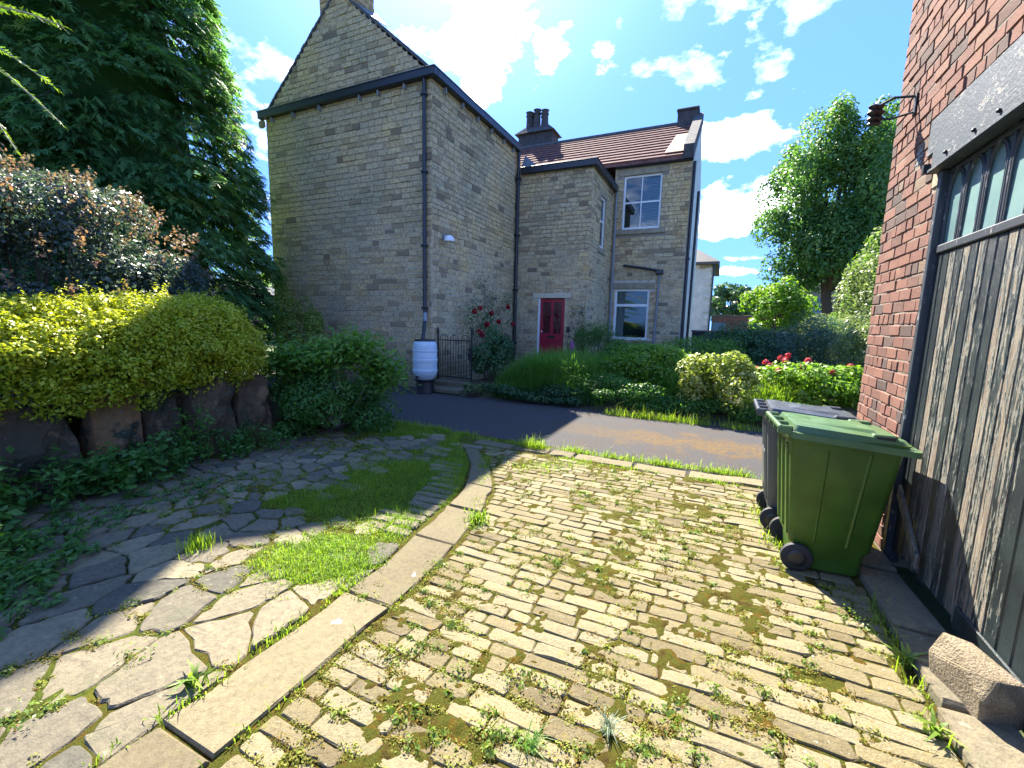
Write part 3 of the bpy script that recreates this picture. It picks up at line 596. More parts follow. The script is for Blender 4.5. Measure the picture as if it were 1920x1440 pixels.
GX0, GX1, GY, Y2, X2, Y3, XE = -12.18, -6.47, 9.16, 13.99, -3.88, 17.05, -1.25
EAVE, APX, APZ = 7.32, -9.33, 9.80
def house():
    rg = np.random.default_rng(41)
    H = thing('stone_house', 'tall sandstone house with a steep gable, red door and tiled rear wing', 'house', (-6.47, 13, 0))
    G = []
    # gable end
    V = [(GX0, GY, -.1), (GX1, GY, -.1), (GX1, GY, EAVE), (APX, GY, APZ), (GX0, GY, EAVE)]; V = V + [(x, GY+.3, z) for x, y, z in V]
    w = mk('gable_wall', V, [(0,1,2,3,4), (9,8,7,6,5)] + [(i, i+5, (i+1) % 5+5, (i+1) % 5) for i in range(5)], M['mortar'], H, .5)
    k = (APZ-EAVE)/(APX-GX0)
    lo = lambda z: GX0 if z < EAVE else GX0+(z-EAVE)/k; hi = lambda z: GX1 if z < EAVE else GX1-(z-EAVE)/k
    G.append((w, courses(fY(GY), lo, hi, -.05, APZ, [], rg, .115, .160, .20, .50, .012, .015, stone_tone)))
    # side wall of the gabled block
    b = MB(); m = fX(GX1); core(b, m, GY+.3, Y2, -.1, EAVE, []); w = b.build('side_wall', M['mortar'], H)
    G.append((w, flip(courses(m, lambda z: GY+.002, lambda z: Y2, -.05, EAVE, [], rg, .115, .160, .20, .50, .012, .014, stone_tone))[::1]))
    # wing with the door
    dh = (-5.56, -4.62, .40, 2.53); b = MB(); m = fY(Y2); core(b, m, GX1, X2-.302, .2, 6.7, [dh]); core(b, m, X2-.302, X2, .2, 6.7, [], .3); w = b.build('door_wing_wall', M['mortar'], H)
    G.append((w, courses(m, lambda z: GX1, lambda z: X2, .25, 6.55, [dh, (-5.76, -4.42, 2.53, 2.70)], rg, .115, .16, .20, .42, .014, .014, stone_tone)))
    nh = (15.15, 15.80, 4.30, 5.98); b = MB(); m = fX(X2); core(b, m, Y2+.3, Y3, .2, 6.7, [nh]); w = b.build('return_wall', M['mortar'], H)
    G.append((w, flip(courses(m, lambda z: Y2+.002, lambda z: Y3, .25, 6.55, [(14.98, 15.97, 4.12, 4.30), nh, (14.98, 15.97, 5.98, 6.2)], rg, .12, .16, .2, .42, .013, .012, stone_tone))))
    h1 = (-3.55, -2.20, 5.20, 7.10); h2 = (-3.66, -2.38, 1.15, 3.05); b = MB(); m = fY(Y3); core(b, m, X2, XE-.302, .2, 7.42, [h1, h2]); core(b, m, XE-.302, XE, .2, 7.42, []); w = b.build('rear_wing_wall', M['mortar'], H)
    hs = [h1, h2, (-3.78, -2.0, 5.02, 5.20), (-3.78, -2.0, 7.10, 7.36), (-3.86, -2.15, .93, 1.15), (-3.80, -2.22, 3.05, 3.28)]
    G.append((w, courses(m, lambda z: X2, lambda z: XE, .25, 7.36, hs, rg, .12, .16, .2, .42, .013, .012, stone_tone)))
    emit(G, 'stone', M['stone'])
    # end wall of the rear wing, rendered, and the back of the block
    b = MB(); b.box(XE-.3, XE-.004, Y3+.302, 24.3, -.1, 7.4); b.add([(XE-.004, Y3+.302, 7.4), (XE-.004, 24.3, 7.4), (XE-.004, 20.65, 9.9), (XE-.3, Y3+.302, 7.4), (XE-.3, 24.3, 7.4), (XE-.3, 20.65, 9.9)], [(0,1,2), (3,5,4), (0,2,5,3), (1,4,5,2)])
    b.build('rendered_end_wall', M['render'], H)
    for k_ in range(16):
        z = .3+k_*.45; d = .34 if k_ % 2 else .22; MB().bevbox(XE-.2, XE+.012, Y3+.303, Y3+.303+d, z, z+.43, .012).build('quoin', M['dressed'], H)
    b = MB(); b.box(-12, -11.7, Y3, 24.3, -.1, 7.4); b.box(-11.7, XE-.3, 24, 24.3, -.1, 7.4); b.box(GX0, GX0+.3, GY+.3, Y3, -.1, EAVE); b.build('back_wall', M['farstone'], H)
    # gable roof with slate edges, gutters all round, brackets
    for sx, nm in ((-1, 'roof_slope'), (1, 'roof_slope')):
        xe = GX0-.06 if sx < 0 else GX1+.10; ze = EAVE+.05; za = APZ+.07
        b = MB(); V = [(xe, GY+.02, ze), (APX, GY+.02, za), (APX, Y3+.5, za), (xe, Y3+.5 if sx < 0 else Y2+.1, ze)]
        b.add(V+[(x, y, z-.06) for x, y, z in V], [(0,1,2,3), (7,6,5,4), (0,4,5,1), (1,5,6,2), (2,6,7,3), (3,7,4,0)]); r = b.build(nm, M['slate'], H)
        for i in range(24):                                     # uneven slate ends along the verge
            f0, f1 = i/24, (i+1)/24; t = .02+.02*rg.random(); q = lambda f, d: (xe+(APX-xe)*f, ze+(za-ze)*f+d); a, c = q(f0, .0), q(f1, .0)
            V = [(a[0], GY-.02-.015*rg.random(), a[1]-.05), (c[0], GY-.02-.015*rg.random(), c[1]-.05), (c[0], GY+.25, c[1]-.05), (a[0], GY+.25, a[1]-.05)]; t += .05
            b = MB().add(V+[(x, y, z+t) for x, y, z in V], [(3,2,1,0), (4,5,6,7), (0,1,5,4), (1,2,6,5), (2,3,7,6), (3,0,4,7)]); b.build('verge_slate', M['slate'], r)
    def gut(name, x0, x1, y0, y1, z0, z1):
        b = MB(); b.bevbox(x0, x1, y0, y1, z0, z1, .02); b.bevbox(x0-.012, x1+.012, y0-.012, y1+.012, z1-.035, z1+.003, .008); return b.build(name, M['gutter'], H)
    gut('gable_gutter', GX0-.16, GX1+.18, GY-.17, GY-.004, 7.24, 7.44); gut('side_gutter', GX1+.004, GX1+.18, GY-.003, Y2-.02, 7.24, 7.44)
    for x in (-11.85, -11.0, -10.0, -8.6, -8.0, -7.2): MB().box(x-.018, x+.018, GY-.12, GY-.002, 7.12, 7.235).build('gutter_bracket', M['greypipe'], H)
    for y in (9.6, 10.4, 11.2, 12.0, 12.8, 13.5): MB().box(GX1+.002, GX1+.11, y-.018, y+.018, 7.11, 7.235).build('gutter_bracket', M['greypipe'], H)
    MB().bevbox(GX0-.22, GX0+.02, GY-.12, GY-.004, 7.02, 7.235, .05).build('kneeler', M['dressed'], H)
    gut('wing_gutter', GX1+.2, X2+.16, Y2-.16, Y2-.004, 6.52, 6.73); gut('wing_side_gutter', X2+.004, X2+.16, Y2-.003, Y3-.15, 6.52, 6.73); gut('rear_gutter', X2+.03, XE+.04, Y3-.16, Y3-.004, 7.36, 7.54)
    MB().box(GX1+.005, X2-.01, Y2+.01, Y3+.4, 6.701, 6.76).build('flat_roof', M['lead'], H)
    b = MB(); b.add([(GX1+.19, Y2-.1, 6.74), (GX1+.75, Y2-.1, 6.74), (GX1+.19, Y2+.2, 7.22), (GX1+.19, Y2+1.2, 6.77), (GX1+.75, Y2+1.2, 6.77), (GX1+.19, Y2+1.2, 7.22)], [(0,1,2), (3,5,4), (1,4,5,2), (0,2,5,3), (0,3,4,1)]); b.build('lead_flashing', M['lead'], H)
    # tiled roof of the rear wing: overlapping courses
    NR = 12; e = (Y3-.2, 7.50); rd = (20.65, 10.02); R = None
    b = MB(); V = [(-12.1, e[0], e[1]), (XE-.3, e[0], e[1]), (XE-.3, rd[0], rd[1]), (-12.1, rd[0], rd[1])]; V2 = [(-12.1, 24.5, 7.4), (XE-.3, 24.5, 7.4)]
    b.add(V+V2+[(-12.1, e[0], e[1]-.1), (XE-.3, e[0], e[1]-.1)], [(0,1,2,3), (3,2,5,4), (6,7,1,0)]); R = b.build('tiled_roof', M['tile'], H)
    dy, dz = (rd[0]-e[0])/NR, (rd[1]-e[1])/NR; L_ = math.hypot(dy, dz); ny, nz = -dz/L_, dy/L_
    for i in range(NR):
        y, z = e[0]+dy*i, e[1]+dz*i; y1, z1 = y+dy*1.15, z+dz*1.15; t0, t1 = .062, .012
        V = [(-12.1, y+ny*t0, z+nz*t0), (XE-.32, y+ny*t0, z+nz*t0), (XE-.32, y1+ny*t1, z1+nz*t1), (-12.1, y1+ny*t1, z1+nz*t1), (-12.1, y+ny*.004, z+nz*.004), (XE-.32, y+ny*.004, z+nz*.004)]
        mk('tile_course', V, [(0,1,2,3), (4,5,1,0), (5,2,1), (4,0,3)], M['tile'], R, rg.random())
    MB().tube([(-12.1, rd[0], rd[1]+.03), (XE-.6, rd[0], rd[1]+.03)], .11, 8).build('ridge_tile', M['slate'], R)
    # raised parapet and end stack over the end wall, buff flashing beside it
    pts = [(e[0]-.02, e[1]-.1), (e[0]-.02, e[1]+.36), (rd[0], rd[1]+.36), (rd[0], rd[1]-.1)]; V = [(XE-.30, y, z) for y, z in pts] + [(XE+.03, y, z) for y, z in pts]
    mk('parapet', V, [(0,1,2,3), (7,6,5,4), (0,4,5,1), (1,5,6,2), (2,6,7,3), (3,7,4,0)], M['soot'], R)
    b = MB(); b.bevbox(-2.20, -1.42, 20.3, 21.0, 9.3, 10.42, .02); b.bevbox(-2.24, -1.38, 20.25, 21.05, 10.421, 10.52, .03); b.build('end_chimney', M['soot'], R)
    y, z = e[0]+dy*.8, e[1]+dz*.8; y1, z1 = e[0]+dy*7, e[1]+dz*7; t = .085
    V = [(-2.2, y+ny*t, z+nz*t), (XE-.31, y+ny*t, z+nz*t), (XE-.31, y1+ny*t, z1+nz*t), (-2.05, y1+ny*t, z1+nz*t)]; V += [(a, q-ny*.03, c-nz*.03) for a, q, c in V]
    mk('buff_flashing', V, [(0,1,2,3), (7,6,5,4), (0,4,5,1), (1,5,6,2), (2,6,7,3), (3,7,4,0)], M['buffpatch'], R)
    # chimney of the gable, standing flush with its face
    CX0, CX1 = -9.96, -8.79; b = MB(); b.box(CX0, CX1, GY+.014, 9.86, 8.6, 10.8); c = b.build('gable_chimney', M['mortar'], H)
    bb = MB()
    for s in courses(fY(GY+.014), lambda z: CX0, lambda z: CX1, 9.0, 10.8, [], rg, .12, .15, .2, .42, .012, .016, lambda r: r.uniform(0, .5)): bb.add(*s[:3])
    for s in flip(courses(fX(CX1), lambda z: GY+.014, lambda z: 9.86, 9.0, 10.8, [], rg, .12, .15, .2, .42, .012, .016, lambda r: r.uniform(0, .4))): bb.add(*s[:3])
    bb.build('chimney_stones', M['stone'], c, kind='stuff')
    V = [(CX1+.02, GY-.02, 9.42), (CX1+.30, GY-.02, 9.16), (CX1+.02, 10, 9.62), (CX1+.30, 10, 9.3)]; mk('chimney_flashing', V+[(x, y, z-.03) for x, y, z in V], [(0,1,3,2), (4,6,7,5), (0,4,5,1), (1,5,7,3), (3,7,6,2), (2,6,4,0)], M['lead'], c)
    # big stack with pots behind the ridge
    b = MB(); b.bevbox(-9.6, -7.85, 20.8, 21.7, 9.2, 10.75, .02); V = [(-9.75, 20.65, 10.751), (-7.7, 20.65, 10.751), (-7.7, 21.85, 10.751), (-9.75, 21.85, 10.751), (-9.35, 20.95, 11.1), (-8.1, 20.95, 11.1), (-8.1, 21.55, 11.1), (-9.35, 21.55, 11.1)]
    b.add(V, [(3,2,1,0), (4,5,6,7), (0,1,5,4), (1,2,6,5), (2,3,7,6), (3,0,4,7)]); c = b.build('rear_chimney', M['soot'], R)
    for i, (x, y) in enumerate(((-9.15, 21.1), (-8.75, 21.1), (-8.35, 21.1), (-8.95, 21.4), (-8.5, 21.4))):
        h = (.74, .80, .72, .78, .74)[i]; MB().lathe((x, y, 11.09), [(.19, 0), (.17, .1), (.15, h-.22), (.18, h-.2), (.18, h-.14), (.15, h-.12), (.17, h-.02), (.20, h)], 12).build('chimney_pot', M['soot'], c, True)
    # lintels and sills
    for nm, x0, x1, z0, z1, mt, pr in (('window_sill', -3.78, -2.0, 5.02, 5.20, 'dressed', .07), ('window_lintel', -3.78, -2.0, 7.10, 7.352, 'dressed', .02), ('window_sill', -3.86, -2.15, .93, 1.15, 'dressed', .07), ('window_lintel', -3.80, -2.22, 3.05, 3.28, 'dressed', .02)):
        MB().bevbox(x0+.005, x1-.005, Y3-pr, Y3+.1, z0+.004, z1-.004, .01).build(nm, M[mt], H)
    MB().bevbox(-5.755, -4.425, Y2-.03, Y2+.1, 2.535, 2.695, .008).build('door_lintel', M['cream'], H)
    MB().bevbox(X2-.1, X2+.05, 14.985, 15.965, 4.125, 4.297, .01).build('window_sill', M['dressed'], H); MB().bevbox(X2-.1, X2+.02, 14.985, 15.965, 5.983, 6.19, .01).build('window_lintel', M['dressed'], H)
    # windows
    def win(name, m, u0, u1, z0, z1, bars, fr=.06, back=.07, blind=False):
        w = MB(); B = lambda a, c, e, g, d0, d1: w.add([m(u, d, z) for z in (e, g) for u, d in ((a, d1), (c, d1), (c, d0), (a, d0))], [(0,1,5,4),(1,2,6,5),(2,3,7,6),(3,0,4,7),(4,5,6,7),(3,2,1,0)])
        B(u0, u0+fr, z0, z1, -back-.06, -back); B(u1-fr, u1, z0, z1, -back-.06, -back); B(u0+fr, u1-fr, z0, z0+fr*1.3, -back-.06, -back); B(u0+fr, u1-fr, z1-fr, z1, -back-.06, -back)
        us, zs, bw = bars
        for v in us: B(v-bw/2, v+bw/2, z0+fr*1.3, z1-fr, -back-.05, -back-.006)
        for v in zs: B(u0+fr, u1-fr, v-bw*.8, v+bw*.8, -back-.05, -back-.003)
        o = w.build(name, M['white'], H)
        ul = [u0+fr, *us, u1-fr]; zl = [z0+fr*1.3, *zs, z1-fr]
        for a, c in zip(ul[:-1], ul[1:]):
            for e, g in zip(zl[:-1], zl[1:]):
                p = MB(); p.add([m(u, d, z) for z in (e, g) for u, d in ((a, -back-.03), (c, -back-.03), (c, -back-.036), (a, -back-.036))], [(0,1,5,4),(1,2,6,5),(2,3,7,6),(3,0,4,7),(4,5,6,7),(3,2,1,0)]); p.build('pane', M['glass'], o)
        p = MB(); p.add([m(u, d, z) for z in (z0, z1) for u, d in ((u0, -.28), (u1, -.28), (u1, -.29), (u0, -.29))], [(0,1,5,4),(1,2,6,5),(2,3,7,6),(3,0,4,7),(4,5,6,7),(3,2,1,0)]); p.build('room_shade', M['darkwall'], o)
        return o
    for i in range(26): MB().box(-2.86, -2.28, Y3+.16, Y3+.185, 5.34+i*.064, 5.36+i*.064, m=lambda v: (v[0], v[1], v[2]+(v[1]-Y3-.17)*.8)).build('blind_slat', M['slatblind'], H)
    b = MB(); n = 14
    for i in range(n): b.add([(-3.60+.05*i, Y3+.2+.03*(i % 2), 1.2), (-3.55+.05*i, Y3+.2+.03*((i+1) % 2), 1.2), (-3.55+.05*i, Y3+.2+.03*((i+1) % 2), 3.0), (-3.60+.05*i, Y3+.2+.03*(i % 2), 3.0)], [(0,1,2,3)])
    b.V = [(x if x < -3.25 else x, y, z) for x, y, z in b.V][:24*1]; b.F = b.F[:6]; b.R = b.R[:6]; b.build('curtain', M['slatblind'], H)
    win('sash_window', fY(Y3), -3.55, -2.20, 5.20, 7.10, ([-2.90], [6.16], .035), .07)
    win('casement_window', fY(Y3), -3.66, -2.38, 1.15, 3.05, ([], [2.45], .06), .08)
    win('narrow_window', fX(X2), 15.15, 15.80, 4.30, 5.98, ([], [5.2], .04), .07, .03)
    # front door
    d = MB(); d.box(-5.50, -4.66, Y2+.08, Y2+.12, .42, 2.50); D = d.build('door', M['doorred'], H)
    def bar(nm, x0, x1, z0, z1, mt, y0=.055, y1=.079, par=D): MB().bevbox(x0, x1, Y2+y0, Y2+y1, z0, z1, .005).build(nm, M[mt], par)
    for x0, x1 in ((-5.50, -5.41), (-5.13, -5.03), (-4.75, -4.66)): bar('stile', x0, x1, .42, 2.50, 'doorred')
    for z0, z1 in ((.42, .58), (1.12, 1.36), (2.40, 2.50)):
        for x0, x1 in ((-5.408, -5.132), (-5.028, -4.752)): bar('rail', x0, x1, z0, z1, 'doorred')
    for x0, x1 in ((-5.405, -5.135), (-5.025, -4.755)): bar('glass_panel', x0, x1, 1.365, 2.395, 'glass', .068, .076); bar('lower_panel', x0+.03, x1-.03, .63, 1.08, 'doorred', .062, .076)
    bar('letter_plate', -5.21, -4.95, 1.20, 1.28, 'black', .04, .054); bar('knocker', -5.10, -5.06, 1.95, 2.12, 'black', .03, .054); bar('door_knob', -5.44, -5.40, 1.40, 1.45, 'white', .01, .054)
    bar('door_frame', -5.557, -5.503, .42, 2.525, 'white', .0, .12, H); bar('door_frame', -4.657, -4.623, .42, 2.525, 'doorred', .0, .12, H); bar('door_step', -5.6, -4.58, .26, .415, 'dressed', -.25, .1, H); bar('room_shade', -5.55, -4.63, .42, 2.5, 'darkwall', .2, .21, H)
    bar('doorbell_box', -4.52, -4.41, 1.42, 1.60, 'black', -.05, -.02, H)
    # pipes
    def pipe(nm, pts, r, mt, clips=()):
        b = MB(); b.tube(pts, r, 10); o = b.build(nm, M[mt], H, True)
        for p in clips: MB().bevbox(p[0]-r*1.5, p[0]+r*1.5, p[1]-r*1.5, p[1]+r*1.5, p[2]-.03, p[2]+.03, .01).build('pipe_collar', M[mt], o)
    pipe('downpipe', [(-6.63, 9.07, 7.26), (-6.63, 9.07, 1.95), (-6.60, 9.05, 1.85)], .045, 'gutter', [(-6.63, 9.07, z) for z in (6.9, 5.2, 3.5, 2.0)])
    pipe('diverter_pipe', [(-6.59, 9.04, 1.86), (-6.50, 8.9, 1.66)], .05, 'greypipe'); pipe('filler_pipe', [(-6.50, 8.9, 1.67), (-6.36, 8.62, 1.24)], .042, 'gutter')
    pipe('downpipe', [(-6.37, 13.88, 7.26), (-6.37, 13.88, .3)], .055, 'gutter', [(-6.37, 13.88, z) for z in (6.4, 4.6, 2.8, 1.0)])
    pipe('grey_downpipe', [(-3.77, 16.93, 6.55), (-3.77, 16.93, 1.05), (-3.70, 16.9, .96), (-2.95, 16.75, .55)], .04, 'greypipe', [(-3.77, 16.93, z) for z in (5.6, 3.6, 1.8)])
    pipe('waste_pipe', [(-2.07, 16.97, 3.62), (-2.12, 16.97, .3)], .035, 'greypipe'); b = MB(); b.bevbox(-2.2, -1.93, 16.86, 17.02, 3.55, 3.72, .03); b.tube([(-3.37, 16.95, 3.90), (-2.7, 16.95, 3.80), (-2.1, 16.95, 3.68)], .045, 8); b.build('hopper_head', M['gutter'], H)
    pipe('downpipe', [(XE+.07, 17.25, 7.4), (XE+.07, 17.25, 4.2)], .05, 'gutter'); pipe('downpipe', [(XE+.07, 17.25, 4.19), (XE+.09, 17.25, .4)], .055, 'gutter', [(XE+.07, 17.25, 4.1)]); pipe('soil_pipe', [(XE+.05, 21, 7.4), (XE+.05, 21, .4)], .055, 'gutter')
    pipe('boiler_pipe', [(XE+.05, 17.6, 1.4), (XE+.15, 17.6, 1.2), (XE+.2, 17.6, .8)], .03, 'white')
house()

def garage():
    rg = np.random.default_rng(51)
    G = thing('brick_garage', 'old red brick garage with a weathered timber gate and blue lintel', 'garage', (2, 4, 0)); WX = 1.30; C = .0925
    b = MB(); core(b, lambda u, d, z: (WX+.008-d, u, z), 4.09, 5.24, -.1, 5.55, [], 2.0); core(b, lambda u, d, z: (WX+.008-d, u, z), .6, 4.09, 3.21, 5.55, [], 2.0); b.box(WX+.4, WX+2, -.4, .6, -.1, 5.55)
    w = b.build('brick_wall', M['bmortar'], G)
    def pat(row, r):
        if r is None: return (row % 2)*.117 + (.06 if row % 4 == 0 else 0)
        return .1175 if row % 4 == 0 else .235
    tone = lambda r: r.uniform(0, .14) if r.random() < .14 else r.uniform(.2, .95) if r.random() < .96 else 1.0
    m = fXm(WX+.008)
    st = courses(m, lambda z: 4.09 if z < 3.21 else .6, lambda z: 5.245, 0, 5.5, [(4.09, 4.30, 2.93, 3.22), (4.52, 4.64, 2.98, 3.11), (4.09, 4.24, 2.7, 2.93)], rg, C, C, .235, .235, .006, .007, tone, pat)
    emit([(w, st)], 'brick', M['brick'], 300, 'brick_coursing')
    m2 = lambda u, d, z: (u, 5.24+d, z); bb = MB()
    for s in courses(m2, lambda z: WX, lambda z: 3.3, 0, 5.5, [], rg, C, C, .235, .235, .011, .010, tone, pat): bb.add(s[0], s[1], s[2])
    bb.build('brick_coursing', M['brick'], w, kind='stuff')
    MB().bevbox(WX-.004, WX+.1, 4.095, 4.235, 2.705, 2.925, .012).build('pad_stone', M['dressed'], w)
    v = MB(); 
    for i in range(3): v.box(WX+.004, WX+.03, 4.52+.0, 4.64, 2.99+i*.042, 3.005+i*.042)
    v.box(WX+.003, WX+.03, 4.574, 4.586, 2.98, 3.11); v.build('air_vent', M['greypipe'], w); MB().box(WX+.035, WX+.05, 4.515, 4.645, 2.975, 3.115).build('vent_back', M['darkwall'], w)
    # lintel boards
    MB().bevbox(WX-.035, WX+.06, .6, 4.30, 2.945, 3.20, .008).build('upper_lintel', M['lintel'], G)
    b = MB(); b.bevbox(WX-.055, WX+.06, .6, 4.13, 2.815, 2.942, .008); b.bevbox(WX-.075, WX+.02, .6, 4.14, 2.79, 2.813, .004); b.build('lower_lintel', M['lintel'], G)
    for y in (3.9, 3.55, 3.3, 3.0): MB().lathe((WX-.055, y, 2.86), [(.012, 0), (.012, -.012), (.004, -.016)], 8, axis='x').build('bolt_head', M['iron'], G)
    MB().box(WX-.09, WX, 4.13, 4.17, 2.80, 2.86).build('lintel_hook', M['iron'], G)
    # fixed lights with arched heads
    g0, g1, zb, zt = 1.0, 4.03, 2.29, 2.785; FX = WX+.03
    L = thing('gate_leaf', None, None, (0, 0, 0)); L.parent = G; L.location = (-2+FX, -4+2.5, 0); ORG[L.name] = np.array((FX, 2.5, 0.))
    b = MB(); b.bevbox(WX-.02, WX+.07, 4.03, 4.088, -.02, 2.785, .006); b.build('gate_jamb', M['frame'], G)
    b = MB(); b.bevbox(FX-.025, FX+.03, g0, g1, zb-.055, zb-.002, .006); b.bevbox(FX-.01, FX+.03, g0, g1, zt-.03, zt-.002, .004); b.build('window_rail', M['frame'], L)
    W = .236; y = g1; i = 0
    while y-W > 1.2:
        y0, y1 = y-W, y; b = MB(); b.bevbox(FX-.006, FX+.012, y1-.011, y1+.011 if i else y1-.001, zb, zt-.031, .003)
        c = (y0+y1)/2; hw = W/2-.013; zs = 2.58
        for off, rr in ((0, .007), (.018, .005)):
            P = [(FX-.004, c-hw+off, zs-.25+.0)] if False else []
            for k in range(13):
                a = math.pi*k/12; P.append((FX-.004, c+(hw-off)*math.cos(a), zs+(.175-off)*math.sin(a)**.9))
            b.tube([(FX-.004, c+hw-off, zb+.0)]+P+[(FX-.004, c-hw+off, zb)], rr, 6)
        b.build('arched_light', M['frame'], L); p = MB(); p.box(FX+.006, FX+.009, y0+.012, y1-.012, zb+.001, zt-.032, m=lambda v, q=rg.normal(0, .01): (v[0]+(v[2]-2.5)*q, v[1], v[2])); p.build('pane', M['oldglass'], L); y -= W; i += 1
    # boards
    y = 4.028; k = 0; wear = [.1,.25,.9,.55,.8,.35,.75,.45,.3,.85,.65,.9,.7,.45,.15,.05,.25,.0,.15,.05]
    while y > 1.05:
        wd = .092 if k < 12 else .115; r = wear[k] if k < len(wear) else rg.random()*.4; z0 = .075+rg.uniform(0, .05)
        b = MB(); b.bevbox(FX-.012+rg.uniform(-.002, .003), FX+.016, y-wd+.004, y-.004, z0, zb-.058, .006, r); b.bevbox(FX-.008, FX+.016, y-wd-.003, y-wd+.003, z0, zb-.058, .002, r*.5); b.build('board', M['gate'], L); y -= wd; k += 1
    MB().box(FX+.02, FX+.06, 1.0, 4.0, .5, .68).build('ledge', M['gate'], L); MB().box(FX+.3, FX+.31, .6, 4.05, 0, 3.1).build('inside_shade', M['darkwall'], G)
    MB().bevbox(FX-.028, FX-.013, 1.05, 3.05, .09, .22, .005, .1, m=lambda v: (v[0], v[1], v[2])).build('kick_board', M['gate'], L)
    a = math.radians(-38); b = MB(); b.bevbox(-.28, .28, -.012, .012, -.045, .045, .006, .75, m=lambda v: (FX-.045+v[1], 3.72+v[0]*math.cos(a), .40-v[0]*math.sin(a)+v[2])); b.build('brace_board', M['gate'], L)
    # wire bracket with insulators
    B = MB(); p = Vector((WX, 4.80, 3.56)); B.bevbox(WX-.012, WX+.0, 4.77, 4.83, 3.44, 3.60, .004); B.tube([p+Vector((-.01, 0, .02)), p+Vector((-.13, .07, .06)), p+Vector((-.24, .13, .02))], .010, 6); B.tube([p+Vector((-.01, 0, -.10)), p+Vector((-.14, .08, -.10)), p+Vector((-.22, .13, -.06))], .009, 6)
    o = B.build('wire_bracket', M['iron'], G)
    for dx in (-.21, -.25): MB().lathe((WX+dx, 4.93+(dx+.21)*.4, 3.44), [(.012, 0), (.035, .01), (.02, .03), (.042, .05), (.022, .075), (.046, .10), (.024, .125), (.04, .15), (.012, .17)], 12).build('insulator', M['black'], o, True)
garage()

